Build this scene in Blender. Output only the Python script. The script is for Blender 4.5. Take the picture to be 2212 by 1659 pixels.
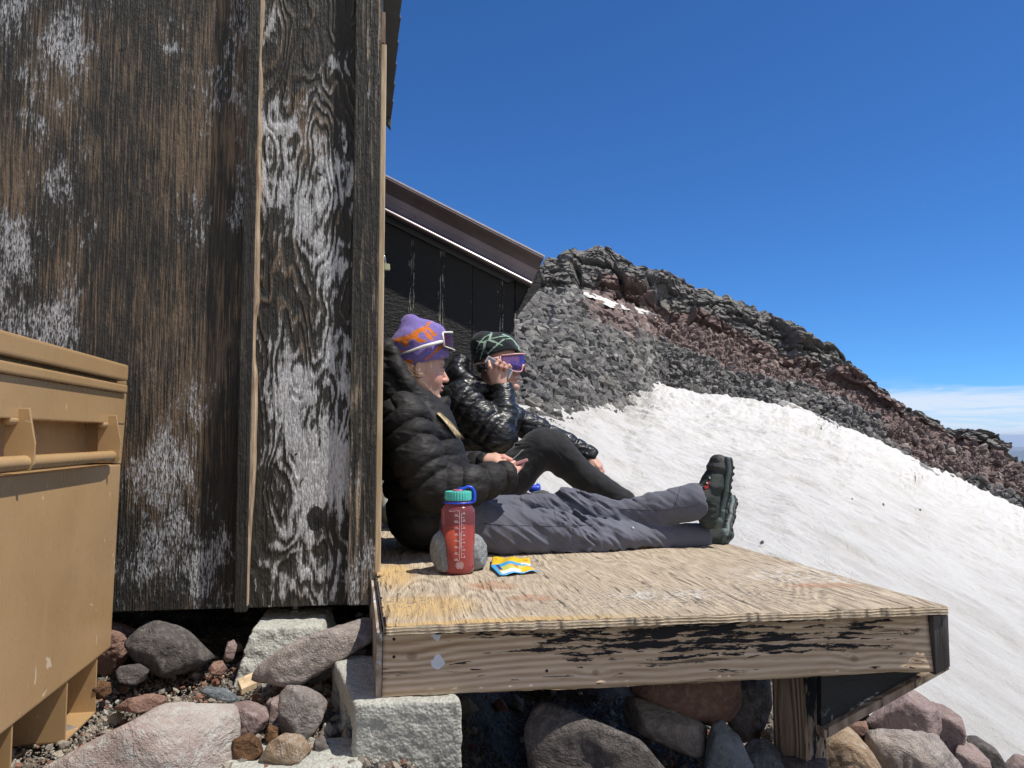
import bpy, bmesh, math, random
import numpy as np
from mathutils import Vector, Matrix
for _o in list(bpy.data.objects): bpy.data.objects.remove(_o)
SC = bpy.context.scene
COL = SC.collection
R = math.radians

# ---------------------------------------------------------------- camera
FPX = 1642.0            # focal length measured on a 2212 x 1659 frame
PITCH = math.atan(112.5 / FPX)
cd = bpy.data.cameras.new('camera'); cam = bpy.data.objects.new('camera', cd); COL.objects.link(cam)
cd.sensor_width = 36.0; cd.lens = 36.0 * FPX / 2212.0
cd.clip_start = 0.02; cd.clip_end = 90000
cam.location = (0, 0, 0); cam.rotation_euler = (math.pi/2 + PITCH, 0, 0)
SC.camera = cam

# ---------------------------------------------------------------- sky and sun
SUN_EL = R(63); SUN_PHI = R(12)     # sun to the right, slightly on the camera's side
S_DIR = Vector((math.cos(SUN_PHI)*math.cos(SUN_EL), -math.sin(SUN_PHI)*math.cos(SUN_EL), math.sin(SUN_EL)))
w = bpy.data.worlds.new('World'); SC.world = w; w.use_nodes = True
nt = w.node_tree; nt.nodes.clear()
def wn(t, **k):
    n = nt.nodes.new(t)
    for a, b in k.items(): setattr(n, a, b)
    return n
sky = wn('ShaderNodeTexSky', sky_type='NISHITA', sun_disc=False)
sky.sun_elevation = SUN_EL; sky.sun_rotation = math.pi/2 + SUN_PHI
sky.altitude = 3000; sky.air_density = 1.0; sky.dust_density = 0.35; sky.ozone_density = 2.0
geo = wn('ShaderNodeTexCoord'); sep = wn('ShaderNodeSeparateXYZ'); nt.links.new(geo.outputs['Generated'], sep.inputs[0])
def wm(op, a, b=None, c=None, clamp=False):
    n = wn('ShaderNodeMath', operation=op, use_clamp=clamp)
    for i, v in enumerate((a, b, c)):
        if v is None: continue
        if hasattr(v, 'links'): nt.links.new(v, n.inputs[i])
        else: n.inputs[i].default_value = v
    return n.outputs[0]
# low cirrus bank on the horizon (direction based, world space)
mp = wn('ShaderNodeMapping'); mp.inputs['Scale'].default_value = (1.4, 1.4, 13); nt.links.new(geo.outputs['Generated'], mp.inputs[0])
no = wn('ShaderNodeTexNoise'); no.inputs['Scale'].default_value = 5.0; no.inputs['Detail'].default_value = 8; no.inputs['Roughness'].default_value = 0.6; no.inputs['Distortion'].default_value = 0.9
nt.links.new(mp.outputs[0], no.inputs['Vector'])
low = wm('SUBTRACT', 1.0, wm('DIVIDE', sep.outputs[2], 0.074), clamp=True)       # 1 at the horizon, 0 at 4 degrees up
low = wm('MULTIPLY', low, 2.4, clamp=True)
cl = wm('MULTIPLY', wm('SUBTRACT', wm('ADD', no.outputs[0], wm('MULTIPLY', low, 0.30)), 0.60), 4.5, clamp=True)
cl = wm('MULTIPLY', cl, wm('MULTIPLY', low, 1.0, clamp=True))
cl = wm('MULTIPLY', cl, 0.78)
mixc = wn('ShaderNodeMix', data_type='RGBA'); nt.links.new(cl, mixc.inputs[0])
tint = wn('ShaderNodeMix', data_type='RGBA', blend_type='MULTIPLY'); tint.inputs[0].default_value = 1.0
nt.links.new(sky.outputs[0], tint.inputs[6]); tint.inputs[7].default_value = (0.33, 0.70, 1.12, 1)
nt.links.new(tint.outputs[2], mixc.inputs[6]); mixc.inputs[7].default_value = (6.4, 6.8, 7.6, 1)
# broken white cloud added behind the camera, unseen, to whiten the blue ambient light
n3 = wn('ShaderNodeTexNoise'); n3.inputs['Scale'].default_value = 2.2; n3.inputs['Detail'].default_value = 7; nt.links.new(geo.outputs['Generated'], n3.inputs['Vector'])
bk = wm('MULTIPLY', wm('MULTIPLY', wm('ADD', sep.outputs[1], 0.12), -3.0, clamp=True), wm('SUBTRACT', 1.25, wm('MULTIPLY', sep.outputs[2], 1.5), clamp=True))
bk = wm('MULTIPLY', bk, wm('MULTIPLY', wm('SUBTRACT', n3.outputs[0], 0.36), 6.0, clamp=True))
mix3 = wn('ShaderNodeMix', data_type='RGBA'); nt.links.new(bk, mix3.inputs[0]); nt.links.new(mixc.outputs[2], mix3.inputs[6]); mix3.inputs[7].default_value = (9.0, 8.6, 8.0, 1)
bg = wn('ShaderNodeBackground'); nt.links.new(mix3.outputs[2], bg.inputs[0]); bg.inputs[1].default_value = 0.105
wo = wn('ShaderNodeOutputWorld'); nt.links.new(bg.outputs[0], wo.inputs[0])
sd = bpy.data.lights.new('sun', 'SUN'); sd.energy = 4.6; sd.angle = R(0.53); sd.color = (1.0, 0.95, 0.87)
so = bpy.data.objects.new('sun', sd); COL.objects.link(so); so.rotation_euler = S_DIR.to_track_quat('Z', 'Y').to_euler(); so.location = (3, -1, 6)
SC.view_settings.view_transform = 'Standard'; SC.view_settings.look = 'None'
SC.view_settings.exposure = 0.30; SC.view_settings.gamma = 1.0; SC.view_settings.use_curve_mapping = False

# ---------------------------------------------------------------- helpers
def ray(x, y):
    dx = (x-1106)/FPX; dy = -(y-829.5)/FPX
    c, s = math.cos(PITCH), math.sin(PITCH)
    return Vector((dx, c - dy*s, s + dy*c))
def V(x, y, D):
    r = ray(x, y); return r * (D / r.y)
def on_z(x, y, z):
    r = ray(x, y); return r * (z / r.z)
def on_plane(x, y, p0, n):
    r = ray(x, y); return r * (Vector(p0).dot(n) / r.dot(n))

def tag(o, label=None, cat=None, group=None, kind=None):
    if label: o['label'] = label
    if cat: o['category'] = cat
    if group: o['group'] = group
    if kind: o['kind'] = kind
    return o
def link_mesh(name, me, m=None, parent=None, smooth=True):
    if smooth: me.shade_smooth()
    else: me.shade_flat()
    o = bpy.data.objects.new(name, me); COL.objects.link(o)
    if m: me.materials.append(m)
    if parent: o.parent = parent; o.matrix_parent_inverse = parent.matrix_world.inverted() if parent.type != 'EMPTY' else Matrix.Translation(-parent.location)
    return o
def empty(name, loc, label, cat, group=None):
    o = bpy.data.objects.new(name, None); COL.objects.link(o); o.location = loc; o.empty_display_size = 0.05
    return tag(o, label, cat, group)
def npmesh(name, v, f, m=None, parent=None, smooth=True, attrs=None):
    me = bpy.data.meshes.new(name)
    v = np.asarray(v, dtype=np.float32); f = np.asarray(f, dtype=np.int32)
    me.vertices.add(len(v)); me.vertices.foreach_set('co', v.ravel())
    k = f.shape[1]
    me.loops.add(f.size); me.loops.foreach_set('vertex_index', f.ravel())
    me.polygons.add(len(f)); me.polygons.foreach_set('loop_start', np.arange(0, f.size, k, dtype=np.int32))
    me.polygons.foreach_set('loop_total', np.full(len(f), k, dtype=np.int32))
    me.update(calc_edges=True); me.validate()
    if attrs:
        for an, (dt, data) in attrs.items():
            if dt == 'col':
                a = me.color_attributes.new(an, 'FLOAT_COLOR', 'POINT'); a.data.foreach_set('color', np.asarray(data, dtype=np.float32).ravel())
            else:
                a = me.attributes.new(an, 'FLOAT', 'POINT'); a.data.foreach_set('value', np.asarray(data, dtype=np.float32).ravel())
    return link_mesh(name, me, m, parent, smooth)
def bmobj(name, bm, m=None, parent=None, smooth=False):
    me = bpy.data.meshes.new(name); bmesh.ops.recalc_face_normals(bm, faces=bm.faces[:]); bm.to_mesh(me); bm.free()
    return link_mesh(name, me, m, parent, smooth)
def add_prism(bm, bottom, top):
    """closed prism between two same-length loops of points"""
    a = [bm.verts.new(p) for p in bottom]; b = [bm.verts.new(p) for p in top]; n = len(a)
    bm.faces.new(a[::-1]); bm.faces.new(b)
    for i in range(n): bm.faces.new((a[i], a[(i+1) % n], b[(i+1) % n], b[i]))
def prism(name, loop, off, m, parent=None, bevel=0.0, segs=2, smooth=False):
    bm = bmesh.new(); off = Vector(off); add_prism(bm, [Vector(p) for p in loop], [Vector(p)+off for p in loop])
    if bevel: bmesh.ops.bevel(bm, geom=bm.edges[:], offset=bevel, segments=segs, profile=0.6, affect='EDGES')
    return bmobj(name, bm, m, parent, smooth)
def boxpts(o, a, b, c):
    o, a, b, c = map(Vector, (o, a, b, c)); return [o, o+a, o+a+b, o+b], c
def add_tube(bm, pts, rad, seg=10, cap=True):
    pts = [Vector(p) for p in pts]; n = len(pts)
    rads = rad if isinstance(rad, (list, tuple)) else [rad]*n
    rings = []; prev = None
    for i, p in enumerate(pts):
        t = (pts[min(i+1, n-1)] - pts[max(i-1, 0)]).normalized()
        if prev is None: u = t.orthogonal().normalized()
        else: u = (prev - t*prev.dot(t)).normalized()
        prev = u; v = t.cross(u)
        rings.append([bm.verts.new(p + (u*math.cos(2*math.pi*k/seg) + v*math.sin(2*math.pi*k/seg))*rads[i]) for k in range(seg)])
    for i in range(n-1):
        for k in range(seg): bm.faces.new((rings[i][k], rings[i][(k+1) % seg], rings[i+1][(k+1) % seg], rings[i+1][k]))
    if cap: bm.faces.new(rings[0][::-1]); bm.faces.new(rings[-1])
def tube(name, pts, rad, m, parent=None, seg=10):
    bm = bmesh.new(); add_tube(bm, pts, rad, seg); return bmobj(name, bm, m, parent, True)
def lathe(bm, prof, seg=40, c=(0,0,0)):
    c = Vector(c); rings = []
    for r, z in prof:
        rings.append([bm.verts.new(c + Vector((r*math.cos(2*math.pi*k/seg), r*math.sin(2*math.pi*k/seg), z))) for k in range(seg)])
    for i in range(len(rings)-1):
        for k in range(seg): bm.faces.new((rings[i][k], rings[i][(k+1) % seg], rings[i+1][(k+1) % seg], rings[i+1][k]))
    if prof[0][0] > 1e-6: bm.faces.new(rings[0][::-1])
    if prof[-1][0] > 1e-6: bm.faces.new(rings[-1])

# numpy noise
def _h(ix, iy, iz, s):
    n = (ix.astype(np.int64)*374761393 + iy.astype(np.int64)*668265263 + iz.astype(np.int64)*2147483647 + s*974634777) & 0xffffffff
    n = ((n ^ (n >> 13))*1274126177) & 0xffffffff
    n = ((n ^ (n >> 16))*2246822519) & 0xffffffff
    return ((n ^ (n >> 15)) & 0xffffff).astype(np.float32)/np.float32(0xffffff)
def vnoise(P, s=0):
    P = np.asarray(P, dtype=np.float64); i = np.floor(P).astype(np.int64); f = (P - i).astype(np.float32); f = f*f*f*(f*(f*6-15)+10)
    r = 0
    for a in (0, 1):
        wa = f[:, 0] if a else 1-f[:, 0]
        for b in (0, 1):
            wb = f[:, 1] if b else 1-f[:, 1]
            for c in (0, 1):
                wc = f[:, 2] if c else 1-f[:, 2]
                r = r + wa*wb*wc*_h(i[:, 0]+a, i[:, 1]+b, i[:, 2]+c, s)
    return r*2-1
def fbm(P, s=0, o=4, g=0.5):
    r = 0; a = 1.0; P = np.asarray(P, dtype=np.float64)
    for k in range(o): r = r + a*vnoise(P*(2.03**k)+k*17.3, s+k); a *= g
    return r
def worley(P, s=0):
    """F1, F2 and a random value of the nearest cell"""
    P = np.asarray(P, dtype=np.float64); i = np.floor(P).astype(np.int64)
    d1 = np.full(len(P), 9.0); d2 = d1.copy(); cid = np.zeros(len(P))
    for a in (-1, 0, 1):
        for b in (-1, 0, 1):
            for c in (-1, 0, 1):
                j = i + np.array([a, b, c])
                q = np.stack([_h(j[:, 0], j[:, 1], j[:, 2], s+k) for k in (1, 2, 3)], 1) + j
                d = np.sqrt(((P-q)**2).sum(1)); rid = _h(j[:, 0], j[:, 1], j[:, 2], s+4)
                n1 = d < d1
                d2 = np.where(n1, d1, np.minimum(d2, d)); cid = np.where(n1, rid, cid); d1 = np.where(n1, d, d1)
    return d1, d2, cid
def sstep(a, b, x):
    t = np.clip((x-a)/(b-a), 0, 1); return t*t*(3-2*t)

# ---------------------------------------------------------------- material builder
class G:
    def __init__(s, name):
        s.m = bpy.data.materials.new(name); s.m.use_nodes = True; s.t = s.m.node_tree; s.t.nodes.clear()
        s.o = s.t.nodes.new('ShaderNodeOutputMaterial'); s.b = s.t.nodes.new('ShaderNodeBsdfPrincipled'); s.t.links.new(s.b.outputs[0], s.o.inputs[0])
    def put(s, sock, v):
        if v is None: return
        if hasattr(v, 'links'): s.t.links.new(v, sock)
        elif isinstance(v, (tuple, list)) and len(v) == 3 and sock.type == 'RGBA': sock.default_value = (*v, 1)
        else: sock.default_value = v
    def n(s, t, **k):
        n = s.t.nodes.new(t)
        for a, b in k.items(): setattr(n, a, b)
        return n
    def co(s, sc=(1,1,1), rot=(0,0,0), kind='Object', loc=(0,0,0)):
        if kind == 'Position': src = s.n('ShaderNodeNewGeometry').outputs['Position']
        else: src = s.n('ShaderNodeTexCoord').outputs[kind]
        m = s.n('ShaderNodeMapping'); m.inputs['Scale'].default_value = sc; m.inputs['Rotation'].default_value = rot; m.inputs['Location'].default_value = loc
        s.t.links.new(src, m.inputs[0]); return m.outputs[0]
    def scale(s, vec, sc):
        m = s.n('ShaderNodeMapping'); m.inputs['Scale'].default_value = sc; s.t.links.new(vec, m.inputs[0]); return m.outputs[0]
    def noise(s, vec, sc=5, det=4, ro=0.55, di=0.0, col=False):
        n = s.n('ShaderNodeTexNoise'); s.put(n.inputs['Vector'], vec); n.inputs['Scale'].default_value = sc; n.inputs['Detail'].default_value = det
        n.inputs['Roughness'].default_value = ro; n.inputs['Distortion'].default_value = di; return n.outputs['Color' if col else 'Fac']
    def wave(s, vec, sc=5, di=2, det=3, ds=1.0, typ='BANDS', direction='X', prof='SIN'):
        n = s.n('ShaderNodeTexWave', wave_type=typ, wave_profile=prof)
        if typ == 'BANDS': n.bands_direction = direction
        else: n.rings_direction = direction
        s.put(n.inputs['Vector'], vec); n.inputs['Scale'].default_value = sc; n.inputs['Distortion'].default_value = di
        n.inputs['Detail'].default_value = det; n.inputs['Detail Scale'].default_value = ds; return n.outputs['Fac']
    def vor(s, vec, sc=5, feat='F1', out='Distance', rnd=1.0):
        n = s.n('ShaderNodeTexVoronoi', feature=feat); s.put(n.inputs['Vector'], vec); n.inputs['Scale'].default_value = sc; n.inputs['Randomness'].default_value = rnd; return n.outputs[out]
    def ramp(s, f, a, b, lo=0.0, hi=1.0, smooth=False):
        n = s.n('ShaderNodeMapRange'); n.clamp = True
        if smooth: n.interpolation_type = 'SMOOTHSTEP'
        s.put(n.inputs[0], f); 
        for i, v in zip((1, 2, 3, 4), (a, b, lo, hi)): n.inputs[i].default_value = v
        return n.outputs[0]
    def ma(s, op, a, b=None, clamp=False):
        n = s.n('ShaderNodeMath', operation=op, use_clamp=clamp); s.put(n.inputs[0], a); s.put(n.inputs[1], b); return n.outputs[0]
    def mix(s, f, a, b, mode='MIX'):
        n = s.n('ShaderNodeMix', data_type='RGBA', blend_type=mode); s.put(n.inputs[0], f); s.put(n.inputs[6], a); s.put(n.inputs[7], b); return n.outputs[2]
    def attr(s, name, out='Fac'):
        n = s.n('ShaderNodeAttribute', attribute_name=name); return n.outputs[out]
    def xyz(s, vec): 
        n = s.n('ShaderNodeSeparateXYZ'); s.put(n.inputs[0], vec); return n.outputs
    def warp(s, vec, amt, sc=3.0, det=2):
        nz = s.noise(vec, sc, det, col=True)
        a = s.n('ShaderNodeVectorMath', operation='SUBTRACT'); s.put(a.inputs[0], nz); a.inputs[1].default_value = (.5, .5, .5)
        b = s.n('ShaderNodeVectorMath', operation='MULTIPLY'); s.put(b.inputs[0], a.outputs[0]); b.inputs[1].default_value = amt if isinstance(amt, tuple) else (amt,)*3
        c = s.n('ShaderNodeVectorMath', operation='ADD'); s.put(c.inputs[0], vec); s.put(c.inputs[1], b.outputs[0]); return c.outputs[0]
    def bump(s, h, st=0.5, d=0.01, prev=None):
        n = s.n('ShaderNodeBump'); s.put(n.inputs['Height'], h); n.inputs['Strength'].default_value = st; n.inputs['Distance'].default_value = d
        if prev is not None: s.put(n.inputs['Normal'], prev)
        return n.outputs[0]
    def fin(s, col, rough=0.7, nrm=None, metal=0.0, spec=0.5, **k):
        b = s.b; s.put(b.inputs['Base Color'], col); s.put(b.inputs['Roughness'], rough); s.put(b.inputs['Normal'], nrm); s.put(b.inputs['Metallic'], metal)
        b.inputs['Specular IOR Level'].default_value = spec
        for a, v in k.items(): s.put(b.inputs[a.replace('_', ' ')], v)
        return s.m
def plain(name, c, rough=0.6, bump=0.0, bs=200, **k):
    g = G(name); v = g.co()
    nz = g.noise(v, bs*0.2, 4); colr = g.mix(g.ramp(nz, .3, .7, 0, 1), tuple(x*0.85 for x in c), tuple(min(1, x*1.12) for x in c))
    nr = g.bump(g.noise(v, bs, 3), bump, 0.002) if bump else None
    return g.fin(colr, rough, nr, **k)

TH = R(9.0)                                                    # the huts and the deck are turned a little to the camera
U = Vector((math.cos(TH), math.sin(TH), 0)); NV = Vector((math.sin(TH), -math.cos(TH), 0)); VV = -NV; Z = Vector((0, 0, 1))
# ---------------------------------------------------------------- implicit surfaces -> quads (sparse surface nets)
def nets(f, lo, hi, vox, slack=0.0, fc=None):
    """f(P[n,3]) -> signed distance; fc optional cheaper version for the coarse pass"""
    lo = np.array(lo, float); hi = np.array(hi, float); B = 8
    nb = np.ceil((hi-lo)/(vox*B)).astype(int)
    gx, gy, gz = np.meshgrid(*[np.arange(k) for k in nb], indexing='ij')
    bi = np.stack([gx.ravel(), gy.ravel(), gz.ravel()], 1)
    cen = lo + (bi+0.5)*B*vox
    d = (fc or f)(cen)
    bi = bi[np.abs(d) < B*vox*0.87*1.25 + slack]
    nd = nb*B
    idx = np.full(tuple(nd+1), -1, dtype=np.int32)
    g = np.arange(B+1); L = np.stack([a.ravel() for a in np.meshgrid(g, g, g, indexing='ij')], 1)
    verts = []; cnt = 0; edges = []
    C8 = [(a, b, c) for a in (0, 1) for b in (0, 1) for c in (0, 1)]
    E12 = [(p, q) for p in range(8) for q in range(8) if p < q and sum(abs(C8[p][k]-C8[q][k]) for k in range(3)) == 1]
    for s in range(0, len(bi), 600):
        bb = bi[s:s+600]
        gp = (bb*B)[:, None, :] + L[None]
        D = f((lo + gp.reshape(-1, 3)*vox)).reshape(len(bb), B+1, B+1, B+1).astype(np.float32)
        cs = [D[:, a:a+B, b:b+B, c:c+B] for a, b, c in C8]
        neg = sum((c < 0).astype(np.int8) for c in cs)
        act = (neg > 0) & (neg < 8)
        w = np.argwhere(act)
        if not len(w): continue
        vals = [c[act] for c in cs]
        acc = np.zeros((len(w), 3), np.float32); num = np.zeros(len(w), np.float32)
        for p, q in E12:
            a, b = vals[p], vals[q]; m = (a < 0) != (b < 0)
            t = np.where(m, a/np.where(m, a-b, 1), 0)
            for k in range(3): acc[:, k] += np.where(m, C8[p][k] + t*(C8[q][k]-C8[p][k]), 0)
            num += m
        gc = bb[w[:, 0]]*B + w[:, 1:]
        verts.append(lo + (gc + acc/num[:, None])*vox)
        idx[gc[:, 0], gc[:, 1], gc[:, 2]] = np.arange(cnt, cnt+len(w)); cnt += len(w)
        for ax in range(3):
            o = [0, 0, 0]; o[ax] = 1
            a = D[:, :B, :B, :B]; b = D[:, o[0]:o[0]+B, o[1]:o[1]+B, o[2]:o[2]+B]
            m = (a < 0) != (b < 0); ww = np.argwhere(m)
            if len(ww): edges.append((ax, bb[ww[:, 0]]*B + ww[:, 1:], a[m] < 0))
    V_ = np.concatenate(verts); faces = []
    for ax, e, inside in edges:
        u, v = [(1, 2), (2, 0), (0, 1)][ax]
        q = []
        for du, dv in ((0, 0), (-1, 0), (-1, -1), (0, -1)):
            c = e.copy(); c[:, u] += du; c[:, v] += dv
            q.append(idx[c[:, 0], c[:, 1], c[:, 2]])
        q = np.stack(q, 1); ok = (q >= 0).all(1) & (e > 0).all(1)
        q = q[ok]; ins = inside[ok]
        q[~ins] = q[~ins][:, ::-1]
        faces.append(q)
    return V_, np.concatenate(faces)

def smin(a, b, k):
    if k <= 0: return np.minimum(a, b)
    h = np.clip(0.5+0.5*(b-a)/k, 0, 1); return b*(1-h)+a*h - k*h*(1-h)
class Shape:
    """list of primitives, each with a bounding box, so far ones are skipped"""
    def __init__(s): s.p = []; s.lo = np.full(3, 1e9); s.hi = -s.lo; s.post = None
    def _add(s, fn, lo, hi, k, op):
        lo = np.array(lo, float); hi = np.array(hi, float); lo, hi = np.minimum(lo, hi), np.maximum(lo, hi); s.p.append((fn, lo, hi, k, op))
        if op == '+': s.lo = np.minimum(s.lo, lo); s.hi = np.maximum(s.hi, hi)
    def cone(s, a, b, r1, r2=None, k=0.01, op='+', quilt=None, flat=None, seed=0):
        """round cone; quilt=(count, depth): puffed tubes along it; flat=(axis, factor): flattened cross-section"""
        a = np.array(a, float); b = np.array(b, float); r2 = r1 if r2 is None else r2
        ab = b-a; L2 = ab@ab; F = None
        if flat: F = (np.array(flat[0], float)/np.linalg.norm(flat[0]), flat[1])
        def fn(P):
            q = P-a; t = np.clip(q@ab/L2, 0, 1); d = q - t[:, None]*ab
            r = r1+(r2-r1)*t; sc = 1.0
            if F is not None:
                c = d@F[0]; d = d + np.outer(c*(1/F[1]-1), F[0])
            l = np.sqrt((d*d).sum(1))
            if F is not None: 
                c2 = np.abs(c)/np.maximum(l, 1e-6)/F[1]; sc = 1 - (1-min(F[1], 1))*np.clip(c2, 0, 1) if F[1] < 1 else 1.0
            if quilt:
                ph = t*quilt[0] + 0.12*np.sin(q[:, 0]*31+q[:, 2]*23+seed)
                r = r + quilt[1]*(np.abs(np.sin(np.pi*ph))**0.42 - 0.80)
            return (l-r)*sc
        m = max(r1, r2)*max(1, flat[1] if flat else 1) + 0.01
        s._add(fn, np.minimum(a, b)-m, np.maximum(a, b)+m, k, op)
    def chain(s, pts, rs, k=0.01, **kw):
        for i in range(len(pts)-1): s.cone(pts[i], pts[i+1], rs[i], rs[i+1], k=k, **kw)
    def ell(s, c, r, ax=None, k=0.01, op='+'):
        c = np.array(c, float); r = np.array(r, float); A = np.eye(3) if ax is None else np.array([np.array(x, float) for x in ax])
        def fn(P):
            q = (P-c)@A.T; k0 = np.sqrt(((q/r)**2).sum(1)); k1 = np.sqrt(((q/r**2)**2).sum(1))
            return np.where(k1 > 1e-9, k0*(k0-1)/np.maximum(k1, 1e-9), -r.min())
        m = r.max()+0.01; s._add(fn, c-m, c+m, k, op)
    def box(s, c, h, ax=None, rd=0.004, k=0.005, op='+'):
        c = np.array(c, float); h = np.array(h, float)-rd; A = np.eye(3) if ax is None else np.array([np.array(x, float) for x in ax])
        def fn(P):
            q = np.abs((P-c)@A.T)-h
            return np.sqrt((np.maximum(q, 0)**2).sum(1)) + np.minimum(q.max(1), 0) - rd
        m = np.linalg.norm(h)+rd+0.01; s._add(fn, c-m, c+m, k, op)
    def fn(s, fnc, lo, hi, k=0.005, op='+'): s._add(fnc, lo, hi, k, op)
    def __call__(s, P, margin=0.0):
        D = np.full(len(P), 0.2)
        for fn, lo, hi, k, op in s.p:
            m = margin + k + 0.012
            sel = np.nonzero(((P > lo-m) & (P < hi+m)).all(1))[0]
            if not len(sel): continue
            v = fn(P[sel])
            if op == '+': D[sel] = smin(D[sel], v, k)
            elif op == '-': D[sel] = -smin(-D[sel], v, k)
            else: D[sel] = -smin(-D[sel], -v, k)
        if s.post is not None:
            near = np.nonzero(np.abs(D) < 0.03)[0]
            if len(near): D[near] = s.post(P[near], D[near])
        return D
    def mesh(s, vox=0.003, pad=0.02):
        post = s.post
        def coarse(P):
            s.post = None; d = s(P, margin=vox*8*1.2+0.02); s.post = post; return d
        return nets(s, s.lo-pad, s.hi+pad, vox, slack=0.012, fc=coarse)
def relax(v, f, it=1, w=0.5):
    v = v.copy()
    for _ in range(it):
        acc = np.zeros_like(v); n = np.zeros(len(v))
        for a, b in ((0, 1), (1, 2), (2, 3), (3, 0)):
            for p, q in ((a, b), (b, a)):
                for k in range(3): acc[:, k] += np.bincount(f[:, p], v[f[:, q], k], len(v))
                n += np.bincount(f[:, p], minlength=len(v))
        v = v*(1-w) + w*acc/np.maximum(n, 1)[:, None]
    return v

# ---------------------------------------------------------------- rocks
_ICO = {}
def ico(n):
    if n not in _ICO:
        bm = bmesh.new(); bmesh.ops.create_icosphere(bm, subdivisions=n, radius=1.0)
        _ICO[n] = (np.array([v.co[:] for v in bm.verts]), np.array([[v.index for v in f.verts] for f in bm.faces])); bm.free()
    return _ICO[n]
def rock(name, pts, D, depth, m, label, group=None, seed=0, planes=9, rough=0.035, tilt=0.0, sub=5, front=None, parent=None, cat='rock', kk=26):
    """a stone whose outline is the loop pts (photo pixels) at distance D, with its own thickness"""
    W = [V(x, y, D) for x, y in pts]; c = sum(W, Vector())/len(W)
    f = ray(sum(p[0] for p in pts)/len(pts), sum(p[1] for p in pts)/len(pts)).normalized()
    rt = f.cross(Z).normalized(); up = rt.cross(f)
    q = np.array([((p-c).dot(rt), (p-c).dot(up)) for p in W])
    area = 0.5*sum(q[i][0]*q[(i+1) % len(q)][1]-q[(i+1) % len(q)][0]*q[i][1] for i in range(len(q)))
    if area < 0: q = q[::-1]
    N = []; Dd = []
    for i in range(len(q)):
        a, b = q[i], q[(i+1) % len(q)]; e = b-a; nn = np.array([e[1], -e[0]])/np.hypot(*e)
        N.append((nn[0], nn[1], 0)); Dd.append(max(0.004, nn@a))
    size = math.sqrt(abs(area)); h = depth*0.5
    rg = random.Random(seed); 
    N.append((0, 0, 1)); Dd.append(h); N.append((0, 0, -1)); Dd.append(h)
    for i in range(planes+7):
        a = rg.uniform(0, 2*math.pi); zc = rg.uniform(0.35, 0.85)*(1 if i % 3 else -1); s_ = math.sqrt(1-zc*zc)
        n = np.array((math.cos(a)*s_, math.sin(a)*s_, zc))
        sup = max(q[:, 0]*n[0]+q[:, 1]*n[1]) + h*abs(zc)
        N.append(tuple(n)); Dd.append(sup*rg.uniform(0.58, 0.84))
    upn = np.array((.22, .78, .58)); upn /= np.linalg.norm(upn); N.append(tuple(upn)); Dd.append((max(q[:, 0]*upn[0]+q[:, 1]*upn[1]) + h*upn[2])*rg.uniform(.60, .70))
    frn = np.array((rg.uniform(-.5, .5), -.15, 1.0)); frn /= np.linalg.norm(frn); N.append(tuple(frn)); Dd.append((max(q[:, 0]*frn[0]+q[:, 1]*frn[1]) + h*frn[2])*.66)
    if front:
        for n, k in front:
            n = np.array(n, float); n /= np.linalg.norm(n); N.append(tuple(n)); Dd.append((max(q[:, 0]*n[0]+q[:, 1]*n[1]) + h*abs(n[2]))*k)
    N = np.array(N); Dd = np.array(Dd)
    sv, sf = ico(sub); sc = np.array([size*.6, size*.6, max(h, .3*size)]); dv = sv*sc; dv /= np.linalg.norm(dv, axis=1)[:, None]
    dots = dv@N.T; r = np.where(dots > 1e-3, Dd/np.maximum(dots, 1e-3), 1e3)
    rm = r.min(1); p = kk
    r = rm*(((rm[:, None]/r)**p).sum(1))**(-1/p)*1.06
    P = dv*r[:, None]; o = np.array([seed*7.1, seed*3.3, seed])
    s1 = 2.2/size
    f1, f2, cid = worley(P*s1*1.6+o, seed)
    dis = rough*size*(0.8*fbm(P*s1+o, seed, 5, 0.55)*0.6 + 0.75*(cid-0.5)*sstep(0, .18, f2-f1) + 0.45*np.abs(fbm(P*s1*3+o, seed+9, 4)) - 0.15)
    P = P + dv*dis[:, None]
    M = np.array([rt[:], up[:], (-f)[:]])
    Wv = P@M + np.array(c[:])
    o_ = npmesh(name, Wv, sf, m, parent, True)
    if parent is None: tag(o_, label, cat, group)
    return o_
def rock_mat(name, base, alt=None, alt2=None, bumpd=0.004, speck=0.5, sc=1.0, rough=0.85):
    g = G(name); v = g.co()
    alt = alt or tuple(x*0.6 for x in base); alt2 = alt2 or tuple(min(1, x*1.45) for x in base)
    a = g.noise(v, 7*sc, 6, 0.6); b = g.noise(v, 60*sc, 5, 0.65); c = g.noise(v, 420*sc, 3, 0.6)
    base = tuple(min(1, x*1.12) for x in base)
    col = g.mix(g.ramp(a, .38, .62), base, alt); col = g.mix(g.ramp(b, .48, .72), col, alt2)
    col = g.mix(g.ramp(c, .60, .74, 0, speck), col, tuple(min(1, x*2.1+.08) for x in base))
    col = g.mix(g.ramp(c, .30, .42, speck, 0), col, tuple(x*0.35 for x in base))
    hh = g.ma('ADD', g.ma('MULTIPLY', g.noise(v, 25*sc, 8, 0.68), 1.0), g.ma('MULTIPLY', c, 0.16))
    cr = g.ma('MULTIPLY', g.ma('ABSOLUTE', g.ma('SUBTRACT', g.noise(v, 11*sc, 5, .65, .8), .5)), 1.6)
    return g.fin(col, rough, g.bump(g.ma('ADD', hh, cr), 1.0, bumpd*4.2), spec=0.25)
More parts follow.
